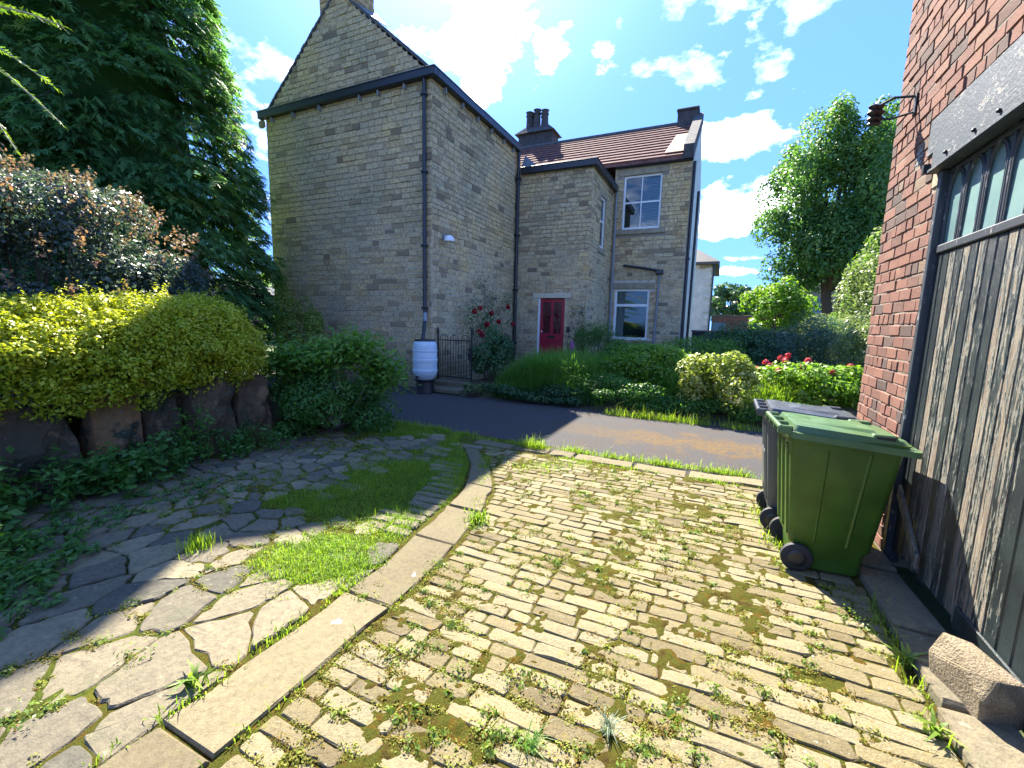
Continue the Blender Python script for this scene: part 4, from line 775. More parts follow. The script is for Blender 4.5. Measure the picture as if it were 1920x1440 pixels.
# ---------------------------------------------------------------- wheeled bins
def rrect(x0, x1, y0, y1, r, n=4):
    P = []
    for cx, cy, a0 in ((x1-r, y1-r, 0), (x0+r, y1-r, 90), (x0+r, y0+r, 180), (x1-r, y0+r, 270)):
        for k in range(n+1): a = math.radians(a0+90*k/n); P.append((cx+r*math.cos(a), cy+r*math.sin(a)))
    return P
def loft(b, rings, r=.5, cap=(True, True)):
    V = []; n = len(rings[0][0])
    for P, z in rings: V += [(x, y, z if not callable(z) else z(x, y)) for x, y in P]
    F = [(i*n+k, i*n+(k+1) % n, (i+1)*n+(k+1) % n, (i+1)*n+k) for i in range(len(rings)-1) for k in range(n)]
    if cap[0]: F.append(tuple(range(n))[::-1])
    if cap[1]: F.append(tuple(range((len(rings)-1)*n, len(rings)*n)))
    b.add(V, F, r)
def bin_(loc, rot, body, lid, label, emboss=False):
    T = thing('wheeled_bin', label, 'wheelie bin', loc, 'wheelie bins by the garage gate'); ca, sa = math.cos(rot), math.sin(rot)
    W = lambda v: (loc[0]+v[0]*ca-v[1]*sa, loc[1]+v[0]*sa+v[1]*ca, loc[2]+v[2])
    def put(b, nm, mt, par=T, sm=False): b.V = [W(v) for v in b.V]; return b.build(nm, M[mt], par, sm)
    b = MB(); R = lambda x0, x1, hy, r, z: (rrect(x0, x1, -hy, hy, r), z)
    loft(b, [R(-.20, .19, .195, .04, .015), R(-.21, .20, .205, .05, .04), R(-.215, .21, .213, .05, .18), R(-.245, .235, .222, .05, .20), R(-.31, .325, .262, .05, .93), R(-.33, .345, .278, .05, .935), R(-.335, .35, .282, .05, .985), R(-.32, .335, .27, .05, .99)]); o = put(b, 'body', body, sm=True)
    def yside(x, z): return .222+(.262-.222)*(z-.2)/.73
    for sy in (-1, 1):
        for (xb, xt, wd) in ((-.10, -.09, .012), (.09, .145, .016)):
            q = MB(); V = []
            for z, xc in ((.22, xb), (.90, xt)):
                y = yside(xc, z); V += [(xc-wd, sy*(y-.004), z), (xc, sy*(y+.009), z), (xc+wd, sy*(y-.004), z)]
            q.add(V, [(0,1,4,3), (1,2,5,4), (3,4,5), (0,2,1)]); put(q, 'side_rib', body, o)
    for sy in (-.15, 0, .15):
        q = MB(); V = []
        for z, x in ((.24, -.249), (.9, -.309)): V += [(x+.004, sy-.03, z), (x-.012, sy-.015, z), (x-.012, sy+.015, z), (x+.004, sy+.03, z)]
        q.add(V, [(0,4,5,1), (1,5,6,2), (2,6,7,3), (0,1,2,3), (7,6,5,4)]); put(q, 'rear_rib', body, o)
    if emboss:
        q = MB(); V = []
        q.add([(-.262, -.12, .33), (-.262, .12, .33), (-.292, .12, .66), (-.292, -.12, .66), (-.275, -.10, .35), (-.275, .10, .35), (-.303, .10, .64), (-.303, -.10, .64)], [(4,7,6,5), (0,4,5,1), (1,5,6,2), (2,6,7,3), (3,7,4,0)]); put(q, 'rear_panel', body, o)
    # lid: shallow tray turned over, ramp in the middle, finger pockets near the front
    zl = lambda x: 1.045 - .055*(x+.33)/.72
    b = MB(); S = lambda gx0, gx1, gy, r, dz: (rrect(-.33+gx0, .40-gx1, -.30+gy, .30-gy, r), lambda x, y: zl(x)+dz)
    loft(b, [S(0, 0, 0, .045, -.075), S(0, 0, 0, .045, -.035), S(.015, .035, .02, .045, -.03), S(.03, .075, .035, .05, .012), S(.06, .10, .06, .05, .018)]); l = put(b, 'lid', lid, sm=True)
    b = MB(); V = [(-.16, -.10, .016), (.20, -.19, .016), (.20, .19, .016), (-.16, .10, .016), (-.06, -.085, .034), (.17, -.15, .040), (.17, .15, .040), (-.06, .085, .034)]; b.add([(x, y, zl(x)+z) for x, y, z in V], [(4,5,6,7), (0,1,5,4), (1,2,6,5), (2,3,7,6), (3,0,4,7)]); put(b, 'lid_ramp', lid, l)
    for sy in (-1, 1):
        b = MB(); b.bevbox(.14, .27, min(sy*.205, sy*.262), max(sy*.205, sy*.262), zl(.2)-.02, zl(.2)+.035, .008); put(b, 'finger_grip', lid, l); b = MB(); b.box(.155, .255, min(sy*.2625, sy*.268), max(sy*.2625, sy*.268), zl(.2)-.016, zl(.2)+.022); put(b, 'grip_slot', 'black', l)
    b = MB(); b.tube([(-.385, -.27, 1.03), (-.385, .27, 1.03)], .017, 10); put(b, 'handle', lid, sm=True)
    for y in (-.26, -.09, .09, .26): b = MB(); b.bevbox(-.40, -.31, y-.018, y+.018, .985, 1.045, .008); put(b, 'hinge', lid)
    b = MB(); b.tube([(-.195, -.24, .10), (-.195, .24, .10)], .012, 8); put(b, 'axle', 'greypipe')
    for sy in (-1, 1):
        b = MB(); b.lathe((-.195, sy*.232-.025, .10), [(.06, 0), (.088, .0), (.10, .008), (.10, .042), (.088, .05), (.06, .05)], 28, axis='y'); w = put(b, 'wheel', 'rubber', sm=True)
        b = MB(); b.lathe((-.195, sy*.259-.004, .10), [(.03, 0), (.055, .0), (.06, .004), (.055, .008), (.03, .008)], 20, axis='y'); put(b, 'hub', 'black', w, True)
bin_((.82, 3.755, 0), math.radians(3), 'greenbin', 'greenlid', 'green wheelie bin standing nearest the peeling timber gate')
bin_((.755, 4.375, 0), math.radians(-1), 'greybin', 'greylid', 'grey wheelie bin standing behind the green one', True)

def rock():
    a = math.radians(18); c = (1.20, 2.53)
    V0 = [(-.115,-.15,0),(.10,-.16,0),(.13,.16,0),(-.10,.17,0),(-.135,-.16,.12),(.125,-.165,.13),(.14,.17,.12),(-.12,.18,.13),(-.085,-.165,.235),(.085,-.15,.215),(.10,.15,.215),(-.06,.17,.25),(-.125,-.02,.19),(.0,-.185,.15),(.02,.0,.235)]
    V0 = [(x*.74, y*.9, z*.95) for x, y, z in V0]; V = [(c[0]+x*math.cos(a)-y*math.sin(a), c[1]+x*math.sin(a)+y*math.cos(a), .03+z) for x, y, z in V0]
    F = [(3,2,1,0),(0,1,5,13,4),(4,13,8),(13,5,9,8),(1,2,6,5),(5,6,10,9),(2,3,7,6),(6,7,11,10),(3,0,4,12,7),(4,8,12),(12,8,11,7),(8,9,14),(9,10,14),(10,11,14),(11,8,14)]
    o = mk('stone_block', V, F, M['rock'], None); props(o, 'rough buff sandstone block holding the foot of the timber gate', 'stone')
    me = o.data; bm = o.modifiers.new('bev', 'BEVEL'); bm.width = .012; bm.segments = 2
rock()

# ---------------------------------------------------------------- water butt, iron gate, lamp
def butt():
    x, y = -6.22, 8.52; T = thing('water_butt', 'white ribbed plastic water butt on a dark stand at the house corner', 'water butt', (x, y, 0))
    MB().lathe((x, y, 0), [(.235, 0), (.225, .05), (.21, .26), (.25, .29), (.25, .315)], 20).build('stand', M['black'], T, True)
    P = [(.20, .316), (.225, .34), (.265, .42), (.285, .47), (.285, .50), (.296, .505), (.296, .55), (.283, .56), (.287, .70), (.287, .735), (.298, .74), (.298, .79), (.287, .80), (.285, .96), (.283, .965), (.293, .975), (.293, 1.005), (.282, 1.015), (.28, 1.10), (.255, 1.19), (.235, 1.215)]
    MB().lathe((x, y, 0), P, 36).build('barrel', M['butt'], T, True)
    MB().lathe((x, y, 1.216), [(.245, 0), (.25, .01), (.245, .03), (.1, .045)], 28).build('lid', M['black'], T, True)
    b = MB(); b.tube([(x-.0, y-.25, .385), (x-.0, y-.335, .385)], .016, 8); b.bevbox(x-.03, x+.03, y-.345, y-.31, .395, .42, .006); b.tube([(x, y-.33, .385), (x, y-.33, .34)], .013, 8); b.build('tap', M['black'], T)
butt()
def igate():
    y = 9.32; x0, x1 = -6.40, -5.42; T = thing('iron_gate', 'black wrought iron hooped garden gate beside the house corner', 'gate', (-5.9, y, .21))
    for x in (x0, x1):
        b = MB(); b.tube([(x, y, .15), (x, y, 1.40)], .022, 8); b.lathe((x, y, 1.40), [(.03, 0), (.034, .02), (.016, .04), (.034, .07), (.02, .11), (.004, .15)], 10); b.build('post', M['iron'], T, True)
    for z in (.30, 1.22): MB().bevbox(x0+.02, x1-.02, y-.012, y+.012, z-.012, z+.012, .003).build('rail', M['iron'], T)
    n = 12; s = (x1-x0-.12)/(n-1)
    for i in range(n):
        x = x0+.06+i*s
        if i % 4 in (0, 3): continue
        MB().tube([(x, y, .24), (x, y, 1.30 if i % 4 else 1.2)], .008, 6).build('bar', M['iron'], T)
    for k in range(3):
        xa, xb = x0+.06+4*k*s, x0+.06+(4*k+3)*s; c = (xa+xb)/2; h = (xb-xa)/2
        MB().tube([(xa, y, .24), (xa, y, 1.22)] + [(c-h*math.cos(a), y, 1.24+h*.95*math.sin(a)) for a in np.linspace(0, math.pi, 11)] + [(xb, y, 1.22), (xb, y, .24)], .009, 6).build('hoop', M['iron'], T)
    MB().bevbox(x1-.09, x1-.01, y-.03, y+.03, .78, .92, .008).build('latch', M['iron'], T)
igate()
def lamp():
    T = thing('wall_lamp', 'small white dome floodlight high on the stone side wall', 'lamp', (-6.456, 9.65, 3.7))
    MB().bevbox(-6.456, -6.42, 9.56, 9.74, 3.72, 3.86, .01).build('back_plate', M['greypipe'], T)
    b = MB(); b.tube([(-6.42, 9.65, 3.80), (-6.30, 9.60, 3.80)], .02, 8); b.build('arm', M['white'], T)
    MB().lathe((-6.25, 9.58, 3.66), [(.13, 0), (.135, .02), (.12, .08), (.08, .13), (.03, .155)], 20).build('dome', M['lampglass'], T, True)
lamp()
def barrel():
    x, y = -2.72, 16.35; T = thing('black_water_tub', 'black lidded water tub below the grey pipe under the window', 'water tub', (x, y, .35))
    MB().lathe((x, y, .1), [(.27, 0), (.33, .2), (.34, .36), (.37, .37), (.37, .42), (.34, .43)], 24).build('tub', M['black'], T, True); MB().lathe((x, y, .531), [(.36, 0), (.38, .02), (.34, .06), (.2, .09), (.14, .10), (.14, .15), (.10, .16)], 24).build('lid', M['black'], T, True)
barrel()
def bench():
    T = thing('garden_bench', 'small pale blue garden bench against the far corner of the house', 'bench', (-.6, 17.4, .5)); m = plain('pale_blue_paint', (.35,.42,.48), .6)
    for y in (17.2, 17.35, 17.5): MB().bevbox(-1.05, -.25, y, y+.12, .85, .885, .006).build('seat_slat', m, T)
    for x in (-1.0, -.32):
        for y in (17.22, 17.55): MB().bevbox(x, x+.05, y, y+.05, .36, .849, .005).build('leg', m, T)
    MB().bevbox(-.75, -.45, 17.25, 17.5, .886, .98, .02).build('back_box', m, T)
bench()
def bundle():
    T = thing('hanging_bundle', 'bright pink bundle hanging on the wall beside the red door', 'bundle', (-4.27, 13.9, 1.0)); rg = np.random.default_rng(4)
    b = MB(); P = [(.01, 0), (.05, .03), (.075, .10), (.085, .18), (.06, .27), (.085, .34), (.05, .45), (.015, .52)]; b.lathe((-4.27, 13.88, .62), P, 12); b.V = [(x+rg.normal(0, .012), y+rg.normal(0, .01), z) for x, y, z in b.V]; b.build('cloth', M['pink'], T, True)
    MB().tube([(-4.27, 13.93, 1.12), (-4.25, 13.95, 1.5)], .008, 5).build('cord', M['white'], T)
    V = MB(); V.tube([(-4.28, 13.9, .63), (-4.24, 13.85, .45), (-4.1, 13.8, .35), (-3.9, 13.8, .30)], .012, 5); V.build('hose_end', M['white'], T)
bundle()

# ---------------------------------------------------------------- walls and buildings beyond the garden
def walls_far():
    rg = np.random.default_rng(61)
    T = thing('garden_wall', 'low dark stone wall at the end of the garden', 'wall', (2, 18.8, 0)); MB().box(-.9, 7, 18.7, 18.95, 0, 1.50).build('wall_body', M['darkwall'], T)
    for s in courses(fY(18.7), lambda z: -.9, lambda z: 7, .3, 1.5, [], rg, .16, .2, .3, .6, .015, .02): mk('stone', s[0], s[1], M['darkwall'], T, s[2])
    for i in range(11): MB().bevbox(-.93+i*.72, -.93+i*.72+.71, 18.64, 19.0, 1.502, 1.58, .015).build('coping', M['slate'], T)
    T = thing('cream_house', 'cream rendered house with a hipped roof seen past the end wall', 'house', (-2.5, 39, 0))
    MB().box(-6, -.75, 36.2, 44, 0, 6.45).build('wall', M['render'], T); MB().box(-1.6, -.74, 36.16, 36.2, 6.0, 6.45).build('frieze', M['dressed'], T)
    for k in range(12): MB().bevbox(-1.15 if k % 2 else -.95, -.70, 36.14, 36.9, .3+k*.5, .3+k*.5+.26, .02).build('quoin', M['render'], T)
    V = [(-6.4, 35.8, 6.45), (-.25, 35.8, 6.45), (-.25, 44.4, 6.45), (-6.4, 44.4, 6.45), (-3.3, 38.8, 8.6), (-3.3, 41.5, 8.6)]; mk('roof', V + [(x, y, z-.18) for x, y, z in V[:4]], [(0,1,4), (1,2,5,4), (2,3,5), (3,0,4,5), (0,6,7,1), (1,7,8,2), (2,8,9,3), (3,9,6,0), (9,8,7,6)], M['slate'], T)
    MB().tube([(-.62, 36.0, 6.3), (-.62, 36.0, .2)], .06, 8).build('downpipe', M['gutter'], T)
    T = thing('brick_boundary_wall', 'pinkish brick boundary wall beyond the garden trees', 'wall', (3, 40, 0)); MB().box(-.5, 9, 40, 40.3, 0, 2.6).build('wall_body', M['pinkbrick'], T); MB().bevbox(-.6, 9.1, 39.95, 40.35, 2.602, 2.72, .03).build('coping', M['farstone'], T)
    T = thing('blue_door', 'small pale blue door in the far brick wall', 'door', (.3, 39.9, 0)); MB().bevbox(-.4, .55, 39.86, 39.94, 0, 2.1, .02).build('leaf', plain('blue_paint', (.18,.30,.38), .6), T); MB().bevbox(-.5, -.402, 39.84, 39.96, 0, 2.2, .02).build('frame', M['dressed'], T)
    T = thing('stone_cottage', 'brown stone building standing behind the big tree', 'house', (9.6, 56, 0)); b = MB(); b.box(7.9, 12.6, 55.2, 62, 0, 6.6); b.add([(7.9, 55.2, 6.6), (12.6, 55.2, 6.6), (10.25, 55.2, 9.6), (7.9, 62, 6.6), (12.6, 62, 6.6), (10.25, 62, 9.6)], [(0,1,2), (3,5,4)]); b.build('wall', M['farstone'], T)
    V = [(7.6, 55, 6.4), (10.25, 55, 9.8), (10.25, 62.2, 9.8), (7.6, 62.2, 6.4), (12.9, 55, 6.4), (12.9, 62.2, 6.4)]; mk('roof', V, [(0,1,2,3), (1,4,5,2)], M['slate'], T)
    for x in (8.8, 10.6): MB().box(x, x+.8, 55.15, 55.19, 3.4, 5).build('window', M['glass'], T)
    MB().bevbox(7.75, 8.6, 57, 58, 6.5, 9.4, .05).build('chimney', M['farstone'], T)
    T = thing('garden_shed', 'low shed with a pale flat roof among the shrubs', 'shed', (7, 27, 0)); MB().box(5.3, 8.8, 26.5, 29, 0, 2.0).build('wall', M['twig'], T); MB().bevbox(5.1, 9, 26.2, 29.2, 2.002, 2.14, .02).build('roof', M['lead'], T); MB().bevbox(6.1, 6.9, 26.44, 26.498, .1, 1.8, .01).build('door', M['frame'], T)
    T = thing('brown_barn', 'dark brown building glimpsed left of the stone gable', 'house', (-32, 22, 0)); MB().box(-40, -28, 22, 30, 0, 3.2).build('wall', M['pinkbrick'], T); V = [(-40.5, 21.6, 3.2), (-27.5, 21.6, 3.2), (-27.5, 26, 5.4), (-40.5, 26, 5.4), (-40.5, 30.4, 3.2), (-27.5, 30.4, 3.2)]; mk('roof', V, [(0,1,2,3), (3,2,5,4), (1,5,2), (0,3,4)], M['slate'], T)
walls_far()

# ---------------------------------------------------------------- plants
def nrm(v): return v/np.maximum(np.linalg.norm(v, axis=-1, keepdims=True), 1e-9)
def leaves(C, N, size, asp, rg, fold=.12, T=None):
    """one folded diamond leaf per centre; N = facing, T = growing direction"""
    n = len(C); N = nrm(N + 1e-6); r = rg.normal(size=(n, 3)) if T is None else T
    t = nrm(r - N*np.sum(r*N, 1, keepdims=True)); b = np.cross(N, t); s = np.asarray(size).reshape(-1, 1)*np.ones((n, 1)); a = np.asarray(asp).reshape(-1, 1)
    V = np.stack([C - t*s*.5, C + b*s*a*.5 + N*s*fold - t*s*.05, C + t*s*.5, C - b*s*a*.5 + N*s*fold - t*s*.05], 1).reshape(-1, 3)
    return V, np.arange(n*4).reshape(-1, 4)
def clumps(rg, n, c, rad, k, cr=(.28, .45), shell=(.55, .92), up=.3, low=-1.0, noise=.2):
    """points on the skins of k sub-clumps spread through an ellipsoid"""
    c = np.array(c, float); rad = np.array(rad, float); d = nrm(rg.normal(size=(k, 3))); d = d[d[:, 2] > low] if low > -1 else d; k = len(d)
    cc = c + d*rad*rg.uniform(*shell, (k, 1)); cs = rg.uniform(*cr, k)[:, None]*rad*rg.uniform(.8, 1.2, (k, 3)); tone = rg.normal(0, .12, k)
    i = rg.integers(0, k, n); q = nrm(rg.normal(size=(n, 3)) + np.array([0, 0, up])); rr = rg.uniform(.55, 1.08, n)[:, None]**.6
    P = cc[i] + q*cs[i]*rr; N = nrm(q + rg.normal(0, .55, (n, 3)) + np.array([0, 0, .35])); return P, N, tone[i], cc, cs
def stems(b, base, tips, r0, r1, rg, seg=5, sag=.12):
    base = np.array(base, float)
    for t in tips:
        t = np.array(t, float); m = base*.5+t*.5 + rg.normal(0, sag*.5, 3)*np.linalg.norm(t-base)*.5; m2 = base*.2+t*.8; m2 = m2*.6+m*.4
        b.tube([base, base*.7+m*.3, m, m2*.5+t*.5, t], [r0, r0*.85, (r0+r1)/2, r1*1.2, r1], seg)
def shrub(name, label, cat, c, rad, n, size, mat, k=14, asp=.55, seed=1, group=None, stemmat='bark', low=-.6, base=None, r0=.02, flat=None, tone0=.45, cr=(.3, .5), leafname='foliage'):
    rg = np.random.default_rng(seed); c = np.array(c, float); b0 = np.array(base if base is not None else (c[0], c[1], max(-.02, c[2]-rad[2]))); T = thing(name, label, cat, tuple(b0), group)
    P, N, tn, cc, cs = clumps(rg, n, c, rad, k, cr, low=low)
    ok = P[:, 2] > b0[2]-.02; P, N, tn = P[ok], N[ok], tn[ok]
    hgt = (P[:, 2]-c[2])/rad[2]; r = np.clip(tone0 + tn + rg.normal(0, .17, len(P)), 0, 1)
    V, F = leaves(P, N, rg.uniform(.7, 1.3, len(P))*size, rg.uniform(.8, 1.2, len(P))*asp, rg); mk(leafname, V, F, M[mat], T, r, kind='stuff')
    b = MB(); tips = cc[:min(len(cc), 12)]; stems(b, b0, tips, r0, r0*.25, rg); b.build('stems', M[stemmat], T, kind='stuff'); return T, rg

# cypress behind the hedge
def sprays(P, D, L, rg, pairs=4, w=.16):
    """flat drooping fans: a spine with side shoots, P base, D direction"""
    n = len(P); D = nrm(D); up = np.array([[0, 0, 1.]]); s = nrm(np.cross(D, up)+rg.normal(0, .35, (n, 3))); nn = np.cross(s, D); L = np.asarray(L).reshape(-1, 1); Vs = []
    def quad(a, b, wd, sd): Vs.append(np.stack([a - sd*wd*.5, a + sd*wd*.5, b + sd*wd*.18, b - sd*wd*.18], 1))
    q = lambda f: P + D*L*f - nn*L*.0 - up*L*(f**2)*.28
    quad(q(0), q(.55), L*w*.8, s); quad(q(.5), q(1.0), L*w*.8, s)
    for i in range(pairs):
        f = .12+.72*i/pairs; l = (.55-.42*i/pairs)
        for sg in (-1, 1):
            a = q(f); dd = nrm(D*.75 + s*sg*.75 - up*.18 + rg.normal(0, .12, (n, 3))); quad(a, a + dd*L*l*rg.uniform(.75, 1.2, (n, 1)), L*w*.85, nrm(np.cross(dd, nn)))
    V = np.stack(Vs, 1); m = V.shape[1]; return V.reshape(-1, 3), np.arange(n*m*4).reshape(-1, 4), m
def cypress():
    rg = np.random.default_rng(71); c = np.array([-13.2, 5.6]); T = thing('cypress_tree', 'huge dark green cypress towering behind the hedge and shrub', 'tree', (c[0], c[1], .6))
    b = MB(); b.tube([(c[0], c[1], .3), (c[0]+.1, c[1], 4), (c[0], c[1]+.1, 9), (c[0], c[1], 15)], [.5, .4, .25, .06], 12); b.build('trunk', M['bark'], T)
    R = lambda z: np.interp(z, [.4, 1.5, 3.5, 6, 9, 12, 15, 16.5], [2.9, 3.25, 3.3, 2.9, 2.3, 1.5, .6, .1])
    # boughs: drooping fans of small sprays
    K = 1700; z = 1.0 + 15*rg.beta(1.0, 1.75, K); a = rg.uniform(0, 2*np.pi, K); face = np.cos(a-math.atan2(-c[1], -c[0])); keep = (face > -.3) | (rg.random(K) < .3); z, a = z[keep], a[keep]; K = len(z)
    o = np.c_[np.cos(a), np.sin(a), np.zeros(K)]; tg = np.c_[-np.sin(a), np.cos(a), np.zeros(K)]; L = rg.uniform(.7, 1.35, K)*np.clip(R(z)/2.4, .4, 1.1); rad = R(z)*(1 + .30*(fbm(a*2.6, z*.8, 1.0)-.5))*rg.choice([1, .84], K, p=[.66, .34])
    base = np.c_[c[0]+o[:, 0]*(rad-L*.75), c[1]+o[:, 1]*(rad-L*.75), z+.15]; bd = nrm(o + tg*rg.normal(0, .35, (K, 1)) + np.array([0, 0, -.10])+rg.normal(0, .1, (K, 3))); sd = nrm(np.cross(bd, [0, 0, 1])); tone = rg.normal(0, .16, K)
    m = 42; f = rg.random((K, m))**.7; u = rg.uniform(-1, 1, (K, m)); wdt = .55*np.sin(np.clip(f, .05, 1)*2.4)
    P = base[:, None] + bd[:, None]*(f*L[:, None])[..., None] + sd[:, None]*(u*wdt*L[:, None])[..., None]; P[..., 2] += -.42*L[:, None]*f**2 - .10*np.abs(u)*L[:, None] + rg.normal(0, .035, (K, m))
    D = bd[:, None]*.8 + sd[:, None]*u[..., None]*.9 + np.array([0, 0, -.35]) + rg.normal(0, .22, (K, m, 3)); P = P.reshape(-1, 3); D = D.reshape(-1, 3); n = len(P); l = rg.uniform(.13, .29, n)
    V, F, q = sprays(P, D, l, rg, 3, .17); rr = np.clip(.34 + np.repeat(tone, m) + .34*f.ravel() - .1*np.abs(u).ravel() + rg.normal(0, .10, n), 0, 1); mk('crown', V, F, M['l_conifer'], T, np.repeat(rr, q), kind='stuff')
    zs = np.linspace(.6, 16, 26); ang = np.linspace(0, 2*np.pi, 28, endpoint=False); Vc = [(c[0]+math.cos(t)*R(zz)*.60, c[1]+math.sin(t)*R(zz)*.60, zz) for zz in zs for t in ang]
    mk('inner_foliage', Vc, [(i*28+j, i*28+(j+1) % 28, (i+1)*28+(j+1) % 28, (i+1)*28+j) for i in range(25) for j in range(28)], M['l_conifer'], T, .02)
    b = MB()
    for i in range(0, K, 6): b.tube([(c[0]+o[i, 0]*rad[i]*.3, c[1]+o[i, 1]*rad[i]*.3, z[i]+.3), tuple(base[i]), tuple(base[i]+bd[i]*L[i]*.5+np.array([0, 0, -.1*L[i]])), tuple(base[i]+bd[i]*L[i]+np.array([0, 0, -.42*L[i]]))], [.05, .03, .015, .005], 5)
    b.build('boughs', M['bark'], T, kind='stuff')
cypress()

# golden hedge spilling over the upright stones
def hedge():
    rg = np.random.default_rng(81); T = thing('golden_hedge', 'golden yellow privet hedge spilling over the upright stones', 'hedge', (-6.1, 1.8, .7)); n = 85000
    y0, y1 = -1.3, 3.95; K = 700
    # lumps of growth over the front, top and end of the hedge
    yy = rg.uniform(y0, y1, K); th = rg.uniform(-.55, 1.75, K); topz = 1.72 + .05*(fbm(yy, yy*0, .9)-.5)*2 + .13*np.clip((yy-1.2)/2, 0, 1) - .25*np.clip((yy-3.6)/.35, 0, 1); botz = .66 + .07*(fbm(yy, yy*0+7, 1.3)-.5)*2 + .06*np.clip(yy-2.6, 0, 2)
    cz = botz+(topz-botz)*.45; hz = (topz-botz)*.5; hx = .72; endk = 1-.25*np.clip((yy-3.5)/.45, 0, 1)
    C = np.c_[-6.16 + hx*np.cos(th)*endk + rg.normal(0, .035, K), yy, cz + hz*np.sin(th) + rg.normal(0, .03, K)]; R = rg.uniform(.07, .17, K); tone = rg.normal(0, .10, K)
    i = rg.choice(K, n, p=R**2/np.sum(R**2)); q = nrm(rg.normal(size=(n, 3)) + np.array([.55, -.1, .35])); rr = rg.uniform(.35, 1.12, n)**.55; P = C[i] + q*(R[i]*rr)[:, None]*np.array([1, 1.1, .95])
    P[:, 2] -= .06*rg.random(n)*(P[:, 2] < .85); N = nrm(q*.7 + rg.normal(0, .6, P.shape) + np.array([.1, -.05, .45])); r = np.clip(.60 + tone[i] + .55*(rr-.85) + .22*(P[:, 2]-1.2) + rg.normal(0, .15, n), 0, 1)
    S = rg.uniform(.7, 1.35, n)*.044
    # young shoots
    k = 420; j = rg.integers(0, K, k); d = nrm(rg.normal(0, .5, (k, 3))+np.array([.35, -.05, .9])); B = C[j]+d*R[j][:, None]*.9; P2 = []; N2 = []
    for f in np.linspace(.1, 1, 9):
        for sg in (-1, 1): P2.append(B + d*f*rg.uniform(.08, .20, (k, 1)) + np.cross(d, [0, 1, .3])*sg*.02 + rg.normal(0, .006, (k, 3))); N2.append(nrm(d*.4+rg.normal(0, .5, (k, 3))+np.array([0, 0, .6])))
    P2 = np.vstack(P2); N2 = np.vstack(N2); P = np.vstack([P, P2]); N = np.vstack([N, N2]); r = np.r_[r, np.clip(rg.normal(.8, .15, len(P2)), 0, 1)]; S = np.r_[S, rg.uniform(.025, .042, len(P2))]
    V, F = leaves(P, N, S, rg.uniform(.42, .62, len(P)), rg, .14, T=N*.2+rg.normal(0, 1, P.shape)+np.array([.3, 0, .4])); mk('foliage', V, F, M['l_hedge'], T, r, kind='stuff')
    ys = np.linspace(y0, y1-.15, 14); ring = []
    for y in ys:
        for t in np.linspace(-.6, 2.6, 9): ring.append((-6.2+.56*math.cos(t), y, 1.18+.36*math.sin(t)))
    mk('twig_core', ring, [(a*9+c, a*9+c+1, (a+1)*9+c+1, (a+1)*9+c) for a in range(13) for c in range(8)] + [tuple(range(117, 126)), tuple(range(9))[::-1]], M['twig'], T)
    b = MB()
    for _ in range(60): y = rg.uniform(y0, y1-.1); b.tube([(-5.95, y, .66), (-5.75+rg.normal(0, .1), y+rg.normal(0, .1), 1.0), (-5.5, y+rg.normal(0, .15), rg.uniform(1.0, 1.5))], [.012, .008, .004], 4)
    b.build('stems', M['twig'], T, kind='stuff')
hedge()

def boulder(a, c, h, x, depth, tone, lean, rg, T):
    """rough upright slab: a box grid swollen and pitted by noise"""
    n = 9; V = []; F = []; idx = {}
    sx, sy, sz = depth/2, (c-a)/2, (h+.15)/2; o = rg.uniform(0, 50)
    def vert(u, v, w):
        k = (round(u*n), round(v*n), round(w*n))
        if k not in idx:
            p = np.array([u*2-1, v*2-1, w*2-1]); q = p*(1-.09*(np.max(np.abs(np.delete(p, np.argmax(np.abs(p)))))**6)); f = .16*(fbm(q[1]*1.6+o, q[2]*1.9+q[0]+o, 1.1)-.5) + .07*(fbm(q[1]*4+o, q[2]*4-o+q[0]*3, 1.0)-.5)
            z = -.15+sz+q[2]*sz; idx[k] = len(V); V.append((x-sx+q[0]*sx*(1-.25*max(0, q[2])*.6)+f*1.2, (a+c)/2+q[1]*sy*(1-.12*max(0, q[2]))+lean*z+f*.5, z+.3*f))
        return idx[k]
    for ax in range(3):
        for sd in (0, 1):
            for i in range(n):
                for j in range(n):
                    Q = []
                    for (e, g) in ((0,0),(1,0),(1,1),(0,1)):
                        t = [0,0,0]; t[ax] = sd; t[(ax+1) % 3] = (i+e)/n; t[(ax+2) % 3] = (j+g)/n; Q.append(vert(*t))
                    F.append(tuple(Q if sd else Q[::-1]))
    mk('stone', V, F, M['boulder'], T, tone, smooth=False)
def retaining():
    rg = np.random.default_rng(83); T = thing('upright_stone_wall', 'row of big upright dark stones holding the bank under the hedge', 'wall', (-5.6, 2.5, 0))
    for (a, c, h, x, tone, lean) in ((-.75, .02, .85, -5.5, .5, 0), (.06, .72, .80, -5.52, .3, .02), (.76, 1.34, .86, -5.50, .6, .03), (1.36, 2.02, .84, -5.52, .12, -.06), (2.06, 2.50, .92, -5.47, 1.0, .02), (2.54, 2.93, .88, -5.55, .1, -.03), (2.97, 3.52, .95, -5.49, .3, .02), (3.54, 4.05, .9, -5.55, .45, .0), (4.08, 4.7, .6, -5.7, .2, 0)):
        boulder(a, c, h, x, .36, tone, lean, rg, T)
retaining()

